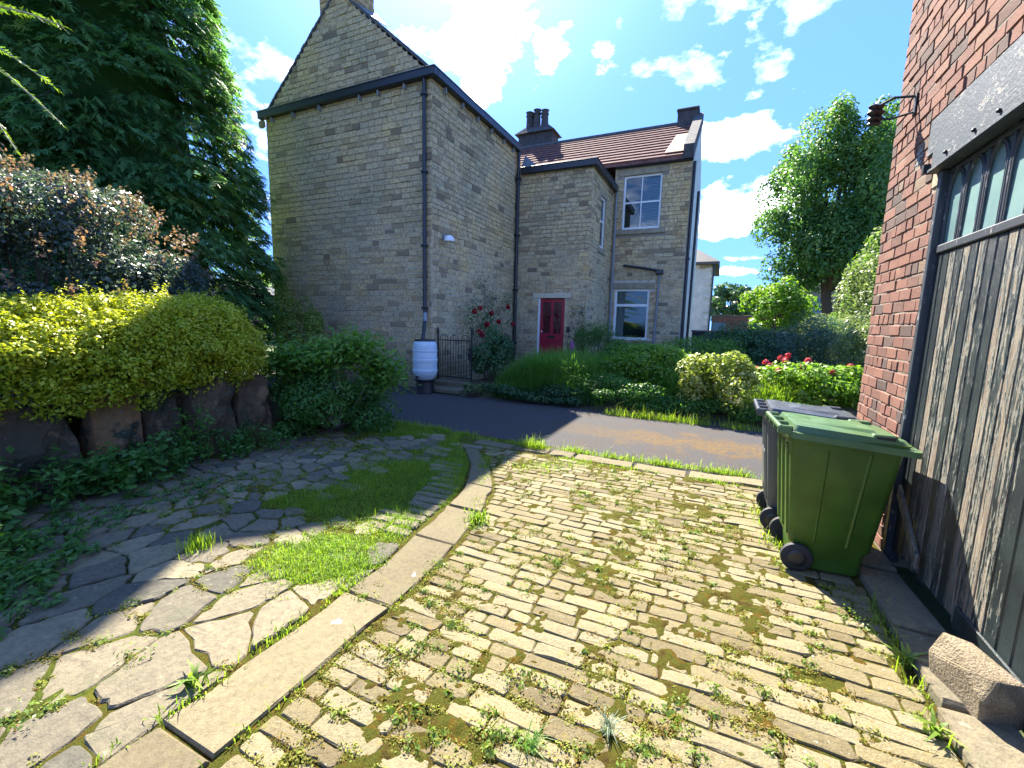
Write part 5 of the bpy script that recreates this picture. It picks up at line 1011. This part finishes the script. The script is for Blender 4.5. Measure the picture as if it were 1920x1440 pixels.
# bronze shrub over the hedge
def bronze():
    rg = np.random.default_rng(91); T = thing('bronze_shrub', 'rounded bronze purple shrub with reddish tips above the golden hedge', 'shrub', (-7.6, 2.55, .7)); c = np.array([-7.6, 2.55, 1.9]); rad = np.array([1.35, 1.75, 1.30])
    P, N, tn, cc, cs = clumps(rg, 46000, c, rad, 80, (.18, .34), (.62, .98), .5, -.5); d = nrm((P-c)/rad); r = np.clip(.38 + tn + rg.normal(0, .13, len(P)) + .50*np.clip(d[:, 2]-.55, 0, 1)*rg.random(len(P)), 0, .93)
    V, F = leaves(P, N, rg.uniform(.6, 1.3, len(P))*.055, rg.uniform(.5, .75, len(P)), rg)
    # young shoots standing out at the top, reddish
    k = 230; d2 = nrm(rg.normal(size=(k, 3))+np.array([.15, -.1, 1.0])); B = c + d2*rad*rg.uniform(.92, 1.04, (k, 1)); P2 = []; N2 = []
    for j in range(22): f = rg.random((k, 1)); P2.append(B + nrm(d2+np.array([0, 0, .6]))*f*.30 + rg.normal(0, .025, (k, 3))); N2.append(rg.normal(size=(k, 3))+np.array([0, 0, .4]))
    P2 = np.vstack(P2); N2 = np.vstack(N2); V2, F2 = leaves(P2, N2, rg.uniform(.6, 1.2, len(P2))*.05, .6*np.ones(len(P2)), rg); mk('foliage', np.vstack([V, V2]), np.vstack([F, F2+len(V)]), M['l_purple'], T, np.r_[r, rg.uniform(.82, 1, len(P2))], kind='stuff')
    b = MB(); stems(b, (-7.6, 2.55, .6), cc[:26], .05, .008, rg); b.build('stems', M['bark'], T, kind='stuff')
bronze()

# overhanging sprig close to the camera on the left
def sprig():
    T = thing('fir_tree', 'fir tree whose sunlit twigs hang into the top left corner', 'tree', (-7.0, .1, .6)); rg = np.random.default_rng(15)
    b = MB(); b.tube([(-7.0, .1, .5), (-6.95, .15, 2.5), (-6.9, .2, 4.5), (-6.9, .2, 6.5)], [.13, .10, .07, .02], 9); b.build('trunk', M['bark'], T)
    b = MB(); tips = [(-4.36, 1.66, 3.02), (-4.30, 1.70, 3.66), (-4.62, 1.50, 2.82), (-4.42, 1.66, 3.28)]; A = (-5.4, 1.25, 3.7); Ps = []; Ds = []; b.tube([(-6.9, .2, 3.9), (-6.2, .7, 3.95), A], [.04, .025, .014], 7)
    for k in range(46):
        z = rg.uniform(1.6, 6.2); an = rg.uniform(2.2, 6.4); ln = (7-z)*.28+.2; p0 = np.array([-6.92, .17, z]); d = np.array([math.cos(an), math.sin(an), -.15]); b.tube([p0, p0+d*ln*.5, p0+d*ln], [.02, .012, .004], 5)
        for f in np.linspace(.2, 1, 14):
            for sg in (-1, 1): Ps.append(p0+d*ln*f); Ds.append(d*.8+sg*np.cross(d, [0, 0, 1])*.8+rg.normal(0, .1, 3))
    first = len(Ps)
    for t in tips:
        a, t = np.array(A), np.array(t); q = [a+(t-a)*f + np.array([0, 0, .12*math.sin(f*3.1)]) for f in np.linspace(0, 1, 7)]; b.tube(q, np.linspace(.014, .004, 7), 6)
        for f in np.linspace(.45, 1, 15):
            p = a+(t-a)*f + np.array([0, 0, .12*math.sin(f*3.1)]); dr = nrm(t-a)
            for sg in (-1, 1): Ps.append(p); Ds.append(dr*.8 + sg*np.cross(dr, [0, .3, 1])*.8 + np.array([0, 0, .05]) + rg.normal(0, .1, 3))
    b.build('twigs', M['silver'], T); Ps = np.array(Ps); Ds = np.array(Ds); V, F, m = sprays(Ps, Ds, np.where(np.arange(len(Ps)) < first, .30, .055)*rg.uniform(.65, 1.35, len(Ps)), rg, 3, .12); mk('needles', V, F, M['l_bright'], T, np.repeat(rg.uniform(.4, 1, len(Ps)), m), kind='stuff')
sprig()

# elder bush and low leaves at the end of the hedge
def elder():
    rg = np.random.default_rng(101); T = thing('elder_bush', 'leafy green elder bush with pale stems at the end of the hedge', 'bush', (-5.25, 4.75, 0)); base = (-5.15, 4.85, 0); b = MB()
    tips = [(-4.75, 4.9, 1.30), (-4.5, 5.0, 1.02), (-5.0, 4.7, 1.15), (-5.4, 4.6, 1.12), (-5.7, 4.5, 1.1), (-5.9, 4.4, .95), (-4.55, 5.15, .82), (-5.2, 4.9, 1.22), (-5.6, 4.75, .85)]
    stems(b, base, tips, .011, .004, rg, 5, .1); b.build('stems', M['silver'], T, kind='stuff'); Vs = []; Fs = []; R = []; o = 0
    for t in tips:
        n = 560; P = np.array(t) + rg.normal(0, 1, (n, 3))*np.array([.17, .17, .11]); N = nrm(rg.normal(0, .5, (n, 3))+np.array([.1, -.2, 1])); V, F = leaves(P, N, rg.uniform(.07, .13, n), .42*np.ones(n), rg, .1); Vs.append(V); Fs.append(F+o); o += len(V); R.append(np.clip(.68+.5*(t[2]-.9)+rg.normal(0, .18, n), 0, 1))
    mk('foliage', np.vstack(Vs), np.vstack(Fs), M['l_elder'], T, np.hstack(R), kind='stuff')
elder()
shrub('ground_shrub', 'dense low leafy growth spreading under the elder bush', 'shrub', (-5.2, 4.75, .26), (.95, .80, .58), 15000, .055, 'l_nettle', 44, .5, 102, base=(-5.25, 4.75, -.02), tone0=.55)

# nettles and weeds at the foot of the stones
def weeds(name, label, pts, h, size, seed, mat='l_nettle', group='weeds at the foot of the stones', per=26):
    rg = np.random.default_rng(seed); pts = np.array(pts); c = pts.mean(0); T = thing(name, label, 'weeds', (c[0], c[1], 0), group); b = MB(); P = []; N = []
    for x, y in pts:
        hh = h*rg.uniform(.45, 1.15); top = np.array([x+rg.normal(0, .06), y+rg.normal(0, .06), hh]); b.tube([(x, y, -.02), ((x+top[0])/2, (y+top[1])/2, hh*.55), tuple(top)], [.005, .004, .002], 4)
        k = per; f = rg.uniform(.15, 1, k)[:, None]; a = rg.uniform(0, 6.28, k); rr = (size*.9*rg.uniform(.4, 1.4, k))[:, None]; P.append(np.array([[x, y, 0]])*(1-f)+top*f + np.c_[np.cos(a), np.sin(a), np.zeros(k)]*rr); N.append(np.c_[np.cos(a)*.5, np.sin(a)*.5, np.ones(k)]+rg.normal(0, .3, (k, 3)))
    P = np.vstack(P); N = np.vstack(N); V, F = leaves(P, N, rg.uniform(.6, 1.35, len(P))*size, rg.uniform(.42, .6, len(P)), rg, .08); mk('leaves', V, F, M[mat], T, np.clip(rg.normal(.5, .22, len(P)), 0, 1), kind='stuff'); b.build('stalks', M['l_nettle'], T, kind='stuff')
def ring(cx, cy, sx, sy, n, seed): g = np.random.default_rng(seed); return [(cx+g.normal(0, sx), cy+g.normal(0, sy)) for _ in range(n)]
weeds('nettle_clump', 'broad leaved nettles at the left edge below the first dark stone', ring(-5.05, 1.15, .22, .18, 34, 1), .50, .085, 111)
weeds('nettle_clump', 'nettles with pale leaves in front of the second upright stone', ring(-5.2, 1.95, .18, .22, 34, 2), .46, .080, 112)
weeds('nettle_clump', 'nettle patch crowding the gap before the brown upright stone', ring(-5.2, 2.45, .14, .16, 28, 3), .46, .070, 113)
weeds('bindweed_clump', 'tall sprawling pale weed climbing beside the brown upright stone', ring(-5.3, 2.85, .10, .10, 12, 4), .70, .060, 114, 'l_elder')
weeds('nettle_clump', 'low weeds between the pale streaked stone and the elder', ring(-5.2, 3.55, .16, .22, 30, 5), .36, .060, 115)
weeds('low_weeds', 'dark green weeds filling the far left of the paving', ring(-4.55, .95, .28, .16, 34, 6), .20, .060, 116, group='weeds on the left paving')
weeds('low_weeds', 'leafy weeds along the shaded left paving below the nettles', ring(-4.4, 1.6, .30, .2, 22, 7), .10, .045, 117, group='weeds on the left paving', per=14)
weeds('low_weeds', 'weed mat beside the pale flags at the left picture edge', ring(-3.55, .85, .2, .12, 22, 8), .10, .045, 118, group='weeds on the left paving', per=16)

weeds('low_weeds', 'thick dark weeds beside the left edge of the sunlit flags', ring(-3.85, 1.05, .22, .16, 46, 9), .12, .05, 119, group='weeds on the left paving', per=18)
weeds('low_weeds', 'scattered weeds in the shaded flags before the brown stone', ring(-4.45, 2.35, .35, .3, 40, 10), .07, .04, 120, group='weeds on the left paving', per=12)

# moss and weeds in the joints of the setts and flags
def mossy():
    rg = np.random.default_rng(121); J = np.array(JOINTS); n1 = fbm(J[:, 0], J[:, 1], 1.5); w = np.clip((n1-.40)*4, 0.03, 1)*np.where(J[:, 0] > .35, .55, 1.0)*np.where(J[:, 0] < -2, .8, 1)
    k = 8000; i = rng.choice(len(J), k, p=w/w.sum()); C = J[i] + rg.normal(0, .014, (k, 2)); sz = rg.gamma(2.0, .0085, k); P = []; N = []; S = []; R = []
    for c, s in zip(C, sz):
        m = int(10 + s*420); a = rg.uniform(0, 6.28, m); rr = s*np.sqrt(rg.random(m))*rg.uniform(.8, 1.6); hue = rg.beta(1.4, 1.2)
        P.append(np.c_[c[0]+rr*np.cos(a)*1.6, c[1]+rr*np.sin(a)*.8, -.008 + np.clip(s*.40, .004, .018)*(1-(rr/(s*1.7+1e-6))**2) + rg.uniform(0, .008, m)]); N.append(np.c_[np.cos(a)*.5, np.sin(a)*.5, np.ones(m)]+rg.normal(0, .45, (m, 3))); S.append(rg.uniform(.006, .014, m)*(1+s*8)); R.append(np.clip(hue+rg.normal(0, .12, m), 0, 1))
    P, N, S, R = np.vstack(P), np.vstack(N), np.hstack(S), np.hstack(R); V, F = leaves(P, N, S, rg.uniform(.4, .7, len(P)), rg, .1); o = mk('joint_moss', V, F, M['l_moss'], None, R); props(o, 'green and rusty moss creeping along the joints of the setts', 'moss', kind='stuff')
    # leafy weeds, taller
    k = 420; i = rng.choice(len(J), k, p=w/w.sum()); C = J[i] + rg.normal(0, .012, (k, 2)); P = []; N = []; S = []; R = []
    for c in C:
        s = rg.gamma(3, .010); m = int(14+s*420); a = rg.uniform(0, 6.28, m); rr = s*np.sqrt(rg.random(m)); P.append(np.c_[c[0]+rr*np.cos(a)*1.3, c[1]+rr*np.sin(a), .004+rg.random(m)*s*.8]); N.append(np.c_[np.cos(a)*.8, np.sin(a)*.8, np.ones(m)*.9]+rg.normal(0, .35, (m, 3))); S.append(rg.uniform(.012, .026, m)); R.append(np.clip(rg.normal(.5, .1)+rg.normal(0, .15, m), 0, .93))
    P, N, S, R = np.vstack(P), np.vstack(N), np.hstack(S), np.hstack(R); V, F = leaves(P, N, S, rg.uniform(.4, .6, len(P)), rg, .1); o = mk('joint_weeds', V, F, M['l_weed'], None, R); props(o, 'little green weeds sprouting between the paving stones', 'weeds', kind='stuff')
mossy()
def fringe():
    rg = np.random.default_rng(131); T = []
    for (x0, y0, x1, y1, n, sp, h) in ((-2.0, .3, -2.0, 2.3, 900, .03, .035), (-1.62, .8, -1.64, 2.4, 350, .02, .03), (-2.2, 5.5, 1.2, 5.62, 3600, .045, .06), (-1.9, 5.16, 1.0, 5.22, 1500, .035, .035), (-1.8, 8.30, 1.6, 8.25, 2600, .07, .10), (-3.1, 5.45, -2.2, 5.5, 500, .05, .05), (-2.32, 5.36, -2.02, 5.42, 900, .06, .11), (.62, 3.5, .48, 4.6, 800, .06, .05), (1.02, 2.2, 1.02, 3.3, 420, .03, .05), (-4.95, 5.6, -3.2, 5.6, 2200, .06, .06), (-1.95, 4.6, -1.3, 5.15, 1500, .13, .035), (-1.72, 3.0, -2.6, 4.9, 1400, .05, .03)):
        f = rg.random(n); g = fbm(f*7+x0, f*3+y0, 1.3); ok = rg.random(n) < np.clip((g-.30)*3, .05, 1); f = f[ok]; m = len(f); P = np.c_[x0+(x1-x0)*f+rg.normal(0, sp, m), y0+(y1-y0)*f+rg.normal(0, sp*.7, m), np.full(m, -.008)]; T.append((P, h*rg.gamma(4, .25, m)))
    P = np.vstack([p for p, h in T]); h = np.hstack([h for p, h in T]); V, F = blades(P, h, rg, .006, .9); r = np.clip(rg.normal(.6, .2, len(P)), 0, 1); o = mk('edge_grass', V, F, M['l_grass'], None, np.tile(r, 2)); props(o, 'bright grass fringe along the kerb and both edges of the drive', 'grass', kind='stuff')
fringe()
def tuft(name, label, x, y, n, h, w, mat, seed, lean=1.2, spread=.02):
    rg = np.random.default_rng(seed); P = np.c_[x+rg.normal(0, spread, n), y+rg.normal(0, spread, n), np.zeros(n)-.005]; V, F = blades(P, h*rg.uniform(.6, 1.2, n), rg, w, lean); T = thing(name, label, 'weed', (x, y, 0)); mk('blades', V, F, M[mat], T, np.tile(rg.random(n), 2), kind='stuff')
tuft('grass_tuft', 'silvery spiky grass tuft growing between the nearest setts', -.28, 1.66, 46, .075, .005, 'l_silver', 1, 1.6, .012)
tuft('grass_tuft', 'dry brown grass tuft at the bottom edge of the picture', -.55, 1.45, 70, .07, .003, 'l_long', 2, 1.6, .02)
tuft('grass_tuft', 'bright green tuft against the kerb where the stones bend', -1.72, 3.12, 130, .09, .009, 'l_grass', 3, 1.2, .035)
tuft('dandelion', 'dandelion rosette growing beside the buff stone block', 1.02, 2.72, 22, .09, .024, 'l_weed', 4, 1.5, .01)
tuft('grass_tuft', 'leggy green tuft by the path edge at the lower left', -2.06, 1.05, 20, .08, .02, 'l_weed', 5, 1.5, .02)
tuft('dandelion', 'pale dandelion in front of the sandstone block', .98, 2.28, 18, .075, .02, 'l_weed', 6, 1.4, .012)
tuft('grass_tuft', 'yellow green tuft at the shadow edge on the flagstones', -3.32, 1.78, 150, .11, .006, 'l_grass', 7, .6, .06)

# ---------------------------------------------------------------- garden plants
def longgrass(name, label, x0, x1, y0, y1, n, h, seed, mat='l_long', w=.012):
    rg = np.random.default_rng(seed); x = rg.uniform(x0, x1, n); y = rg.uniform(y0, y1, n); cx, cy = (x0+x1)/2, (y0+y1)/2; e = np.clip(1.15-((x-cx)/(x1-x0)*2)**2*.6-((y-cy)/(y1-y0)*2)**2*.45, .2, 1)
    P = np.c_[x, y, gz(x, y)]; V, F = blades(P, h*e*rg.uniform(.55, 1.15, n)*(.7+.6*fbm(x, y, 2)), rg, w, 1.1); T = thing(name, label, 'grass', (cx, cy, float(gz(cx, cy)))); mk('blades', V, F, M[mat], T, np.tile(np.clip(rg.normal(.5, .2, n), 0, 1), 2), kind='stuff')
longgrass('long_grass', 'mound of long drooping green grass below the red door', -4.6, -2.0, 8.75, 11.6, 13000, .85, 141)
longgrass('tall_meadow_grass', 'tall seeding grass left of the yellow variegated shrub', -1.2, .0, 9.4, 11.5, 2600, .8, 142)
longgrass('meadow_grass', 'yellowish grass between the variegated shrub and the peonies', .55, 1.5, 9.2, 10.6, 2600, .55, 143, 'l_grass')
def climber():
    rg = np.random.default_rng(151); T = thing('climbing_rose', 'climbing rose with deep red flowers on the stone side wall', 'rose', (-6.2, 11.8, .3)); b = MB(); base = (-6.2, 11.6, .2)
    fl = [(10.6, 1.98), (10.89, 2.07), (11.59, 1.95), (12.73, 2.19), (11.31, 1.62), (12.05, 1.71), (13.12, 1.65), (10.85, 1.41), (11.06, 1.32), (12.47, 1.18)]
    tips = [(-6.2, y, z) for y, z in fl] + [(-6.25, 13.1, 2.5), (-6.3, 11.5, 2.75), (-6.25, 12.0, 2.3), (-6.2, 10.5, 1.7)]; stems(b, base, tips, .014, .005, rg, 5, .12); b.build('stems', M['bark'], T, kind='stuff'); P = []
    for t in tips: P.append(np.array(t)+rg.normal(0, 1, (80, 3))*np.array([.08, .20, .16]))
    P.append(np.array([-6.2, 11.7, 1.5])+rg.normal(0, 1, (420, 3))*np.array([.08, .34, .36])); P = np.vstack(P); P[:, 0] = np.maximum(P[:, 0], -6.42); V, F = leaves(P, rg.normal(size=P.shape)+np.array([.8, -.6, .6]), rg.uniform(.04, .075, len(P)), .55*np.ones(len(P)), rg); mk('foliage', V, F, M['l_dark'], T, np.clip(rg.normal(.65, .2, len(P)), 0, 1), kind='stuff')
    for y, z in fl:
        n = 26; d = nrm(rg.normal(size=(n, 3))); V, F = leaves(np.array([-6.08, y, z])+d*.055, d+rg.normal(0, .3, (n, 3)), rg.uniform(.07, .11, n), .9*np.ones(n), rg, .2); mk('rose_flower', V, F, M['l_red'], T, rg.random(n))
climber()
S = shrub
S('rounded_shrub', 'rounded dark leafy shrub beside the iron gate below the roses', 'shrub', (-5.15, 9.75, .85), (.48, .5, .62), 5200, .07, 'l_dark', 22, .6, 161, base=(-5.15, 9.75, .1), tone0=.6)
S('fern_plant', 'small pale leafed plant at the front corner of the bed', 'plant', (-4.95, 8.62, .14), (.24, .2, .18), 260, .09, 'l_pale', 8, .4, 162)
S('ivy_mound', 'low dark ivy spreading under the long grass', 'shrub', (-3.6, 8.75, .16), (1.3, .3, .22), 3600, .06, 'l_dark', 22, .7, 163, tone0=.3)
S('box_mound', 'low dense blue green box hedge along the drive edge', 'shrub', (-1.75, 8.95, .28), (.95, .42, .34), 7500, .045, 'l_elder', 26, .6, 164, tone0=.4)
S('geranium_mound', 'bright green leafy mound behind the low box hedge', 'shrub', (-1.35, 10.3, .62), (1.05, .8, .62), 9000, .075, 'l_bright', 44, .7, 165, tone0=.5)
S('feathery_shrub', 'feathery blue green shrub right of the red door', 'shrub', (-3.2, 13.0, .95), (.85, .65, .75), 8000, .06, 'l_elder', 26, .25, 166, base=(-3.2, 13, .4), tone0=.35)
S('lavender_shrub', 'greyish green bush under the lower window', 'shrub', (-1.75, 14.4, .85), (1.1, .8, .65), 7500, .06, 'l_elder', 24, .25, 167, base=(-1.75, 14.6, .4), tone0=.4)
S('variegated_shrub', 'bright yellow and cream variegated shrub lit by the sun', 'shrub', (.08, 9.15, .66), (.62, .58, .64), 8000, .075, 'l_varieg', 34, .55, 168, base=(.08, 9.15, .05), tone0=.55)
S('shade_weeds', 'dark weeds at the edge of the drive under the variegated shrub', 'weeds', (-.4, 8.85, .15), (1.1, .35, .2), 3500, .06, 'l_elder', 20, .5, 169, tone0=.4)
S('shade_weeds', 'dark weeds at the edge of the drive behind the grey bin', 'weeds', (1.15, 8.75, .18), (.7, .4, .26), 3000, .06, 'l_elder', 18, .5, 170, tone0=.4)
T, rg = S('peony_bush', 'wide peony bush with pink red flowers behind the bins', 'shrub', (1.75, 10.2, .55), (1.25, .75, .50), 9000, .09, 'l_bright', 36, .45, 171, base=(1.75, 10.2, .1), tone0=.5)
for x, y, z in ((.95, 10.3, 1.02), (1.02, 10.2, .96), (1.35, 10.5, 1.16), (1.30, 10.4, 1.06), (2.0, 9.8, .92), (2.35, 10.3, 1.02), (.8, 10.2, .88), (1.15, 9.9, .9), (1.55, 10.0, .98), (1.7, 10.5, 1.08), (1.25, 10.7, 1.1), (2.6, 10.0, .9)):
    n = 40; d = nrm(rg.normal(size=(n, 3))+np.array([0, 0, .3])); V, F = leaves(np.array([x, y, z])+d*.042, d+rg.normal(0, .35, (n, 3)), rg.uniform(.05, .085, n), .9*np.ones(n), rg, .2); mk('peony_flower', V, F, M['l_peony'], T, rg.random(n))
S('mixed_border', 'loose light green border plants below the lower window', 'plants', (-.35, 12.6, .80), (1.0, .8, .60), 7000, .07, 'l_elder', 40, .4, 186, base=(-.35, 12.6, .35), tone0=.6)
S('mixed_border', 'leafy green plants between the long grass and the red door', 'plants', (-2.3, 11.9, .75), (.8, .6, .5), 6000, .07, 'l_elder', 36, .4, 187, base=(-2.3, 11.9, .35), tone0=.6)
S('dark_shrub', 'dark green shrub in front of the low dark wall', 'shrub', (.75, 15.5, .95), (1.15, .9, .75), 7000, .085, 'l_dark', 30, .5, 172, base=(.75, 15.5, .4), tone0=.5)
S('blue_shrub', 'rounded blue green shrub in the middle of the garden', 'shrub', (2.55, 15.5, 1.05), (1.3, 1.1, .95), 9000, .08, 'l_blue', 34, .35, 173, base=(2.55, 15.5, .4), tone0=.45)
S('grey_leaf_shrub', 'pale grey green shrub catching the sun beyond the blue one', 'shrub', (3.6, 16.8, 1.3), (1.3, 1.2, .95), 8000, .085, 'l_pale', 32, .4, 174, base=(3.6, 16.8, .4), tone0=.4)
S('loose_shrub', 'loose light green shrub beside the brick corner', 'shrub', (3.75, 13.2, 1.15), (.95, 1.1, 1.05), 8000, .08, 'l_pale', 34, .45, 175, base=(3.75, 13.2, .2), tone0=.45)
S('tall_shrub', 'tall light leafed shrub rising against the brick corner', 'shrub', (5.0, 18.5, 2.5), (1.2, 1.4, 2.1), 9000, .11, 'l_pale', 40, .5, 176, base=(5.0, 18.5, .3), tone0=.45)
S('yellow_shrub', 'yellow green low shrub glowing at the foot of the brick corner', 'shrub', (2.75, 11.0, .42), (.7, .6, .42), 4500, .07, 'l_varieg', 24, .5, 177, tone0=.35)
S('small_conifer', 'small dark pointed conifer in front of the big tree', 'shrub', (4.7, 21.5, 1.7), (.6, .6, 1.3), 4500, .11, 'l_conifer', 34, .3, 178, base=(4.7, 21.5, 0), tone0=.75)
S('edge_shrub', 'yellow green bush between the hedge and the house gable', 'shrub', (-9.3, 7.6, 1.3), (.7, .6, 1.0), 4500, .06, 'l_varieg', 22, .5, 179, base=(-9.3, 7.6, 0), tone0=.3)
def vine():
    rg = np.random.default_rng(181); b = MB(); T = thing('bare_vine', 'bare twisting vine stems on the wall right of the door', 'vine', (-3.95, 13.9, .5))
    for s in range(7):
        p = np.array([-4.05+rg.normal(0, .08), 13.93, .5]); q = [p.copy()]
        for k in range(9): p = p + np.array([rg.normal(0, .12)+(.03 if s % 2 else -.03), 0, rg.uniform(.05, .25)]); p[0] = np.clip(p[0], -4.45, -3.92); q.append(p.copy())
        b.tube(q, np.linspace(.014, .005, 10), 5)
    b.build('stems', M['bark'], T, kind='stuff')
    n = 120; P = np.c_[rg.uniform(-4.4, -3.9, n), np.full(n, 13.9), rg.uniform(1.0, 2.3, n)]; V, F = leaves(P, rg.normal(size=(n, 3))+np.array([0, -1, .3]), rg.uniform(.05, .08, n), .6*np.ones(n), rg); mk('leaves', V, F, M['l_dark'], T, rg.random(n), kind='stuff')
vine()

# ---------------------------------------------------------------- trees
def tree(name, label, base, c, rad, n, size, mat, k, seed, r0, fork=None, group=None, cr=(.2, .34), asp=.7):
    rg = np.random.default_rng(seed); T = thing(name, label, 'tree', base, group); b = MB(); P, N, tn, cc, cs = clumps(rg, n, c, rad, k, cr, (.45, .95), .35)
    base = np.array(base, float); c = np.array(c, float)
    for f in (fork or [(0, 0)]):
        top = np.array([c[0]+f[0], c[1]+f[1], c[2]+rad[2]*.3]); m = base*.55+top*.45 + np.array([f[0]*.2, 0, 0]); b.tube([base-np.array([0, 0, .2]), base*.8+m*.2, m, (m+top)/2, top], [r0*1.25, r0, r0*.75, r0*.5, r0*.15], 10)
        for t in cc[::max(1, len(cc)//14)]:
            st = base*.5+top*.5 if t[2] > c[2] else base*.62+top*.38; b.tube([st, (st+t)/2+np.array([0, 0, .15*rad[2]*.3]), t], [r0*.4, r0*.22, r0*.05], 6)
    b.build('trunk', M['bark'], T)
    d = nrm((P-c)/rad); r = np.clip(.42 + tn + rg.normal(0, .15, len(P)) + .18*d[:, 2], 0, 1); V, F = leaves(P, N, rg.uniform(.7, 1.3, len(P))*size, rg.uniform(.8, 1.2, len(P))*asp, rg); mk('crown', V, F, M[mat], T, r, kind='stuff')
tree('sycamore_tree', 'big leafy green tree beside the brick garage corner', (6.7, 34.6, 0), (6.15, 35.2, 9.1), (4.4, 4.0, 6.4), 70000, .19, 'l_tree', 150, 201, .36, [(-.6, 0), (1.2, .3)], cr=(.13, .26))
tree('young_tree', 'small bright green tree in front of the far wall', (2.75, 26.2, 0), (2.75, 26.2, 2.75), (1.75, 1.4, 1.45), 7000, .15, 'l_bright', 40, 202, .09)
tree('skyline_tree', 'dark round tree on the skyline next to the cream house', (1.0, 52, 0), (1.0, 52, 4.1), (2.6, 2.2, 2.0), 5000, .30, 'l_dark', 34, 203, .2, group='far trees')
tree('skyline_tree', 'brownish green tree on the skyline left of the young tree', (4.3, 56, 0), (4.3, 56, 4.4), (2.6, 2.2, 2.1), 5000, .32, 'l_tree', 34, 204, .2, group='far trees')
tree('hazel_tree', 'light green tree half hidden behind the brick corner', (8.0, 27, 0), (7.6, 27, 4.2), (2.4, 2.2, 2.8), 8000, .2, 'l_bright', 44, 205, .14)
tree('blossom_tree', 'white blossoming tree glimpsed between the cypress and the gable', (-17.5, 15.5, 0), (-17.2, 15.5, 4.2), (2.6, 2.2, 2.6), 8000, .12, 'l_blossom', 40, 206, .15)
for i, (x, y, r, l) in enumerate(((14, 58, 4, 'dark tree far behind the sycamore on the right'), (-36, 40, 5, 'far dark tree behind the brown building'), (-28, 34, 4, 'far tree standing left of the white blossom'))):
    tree('skyline_tree', l, (x, y, 0), (x, y, r*1.1), (r, r*.8, r), 4500, .4, 'l_tree', 30, 210+i, .25, group='far trees')
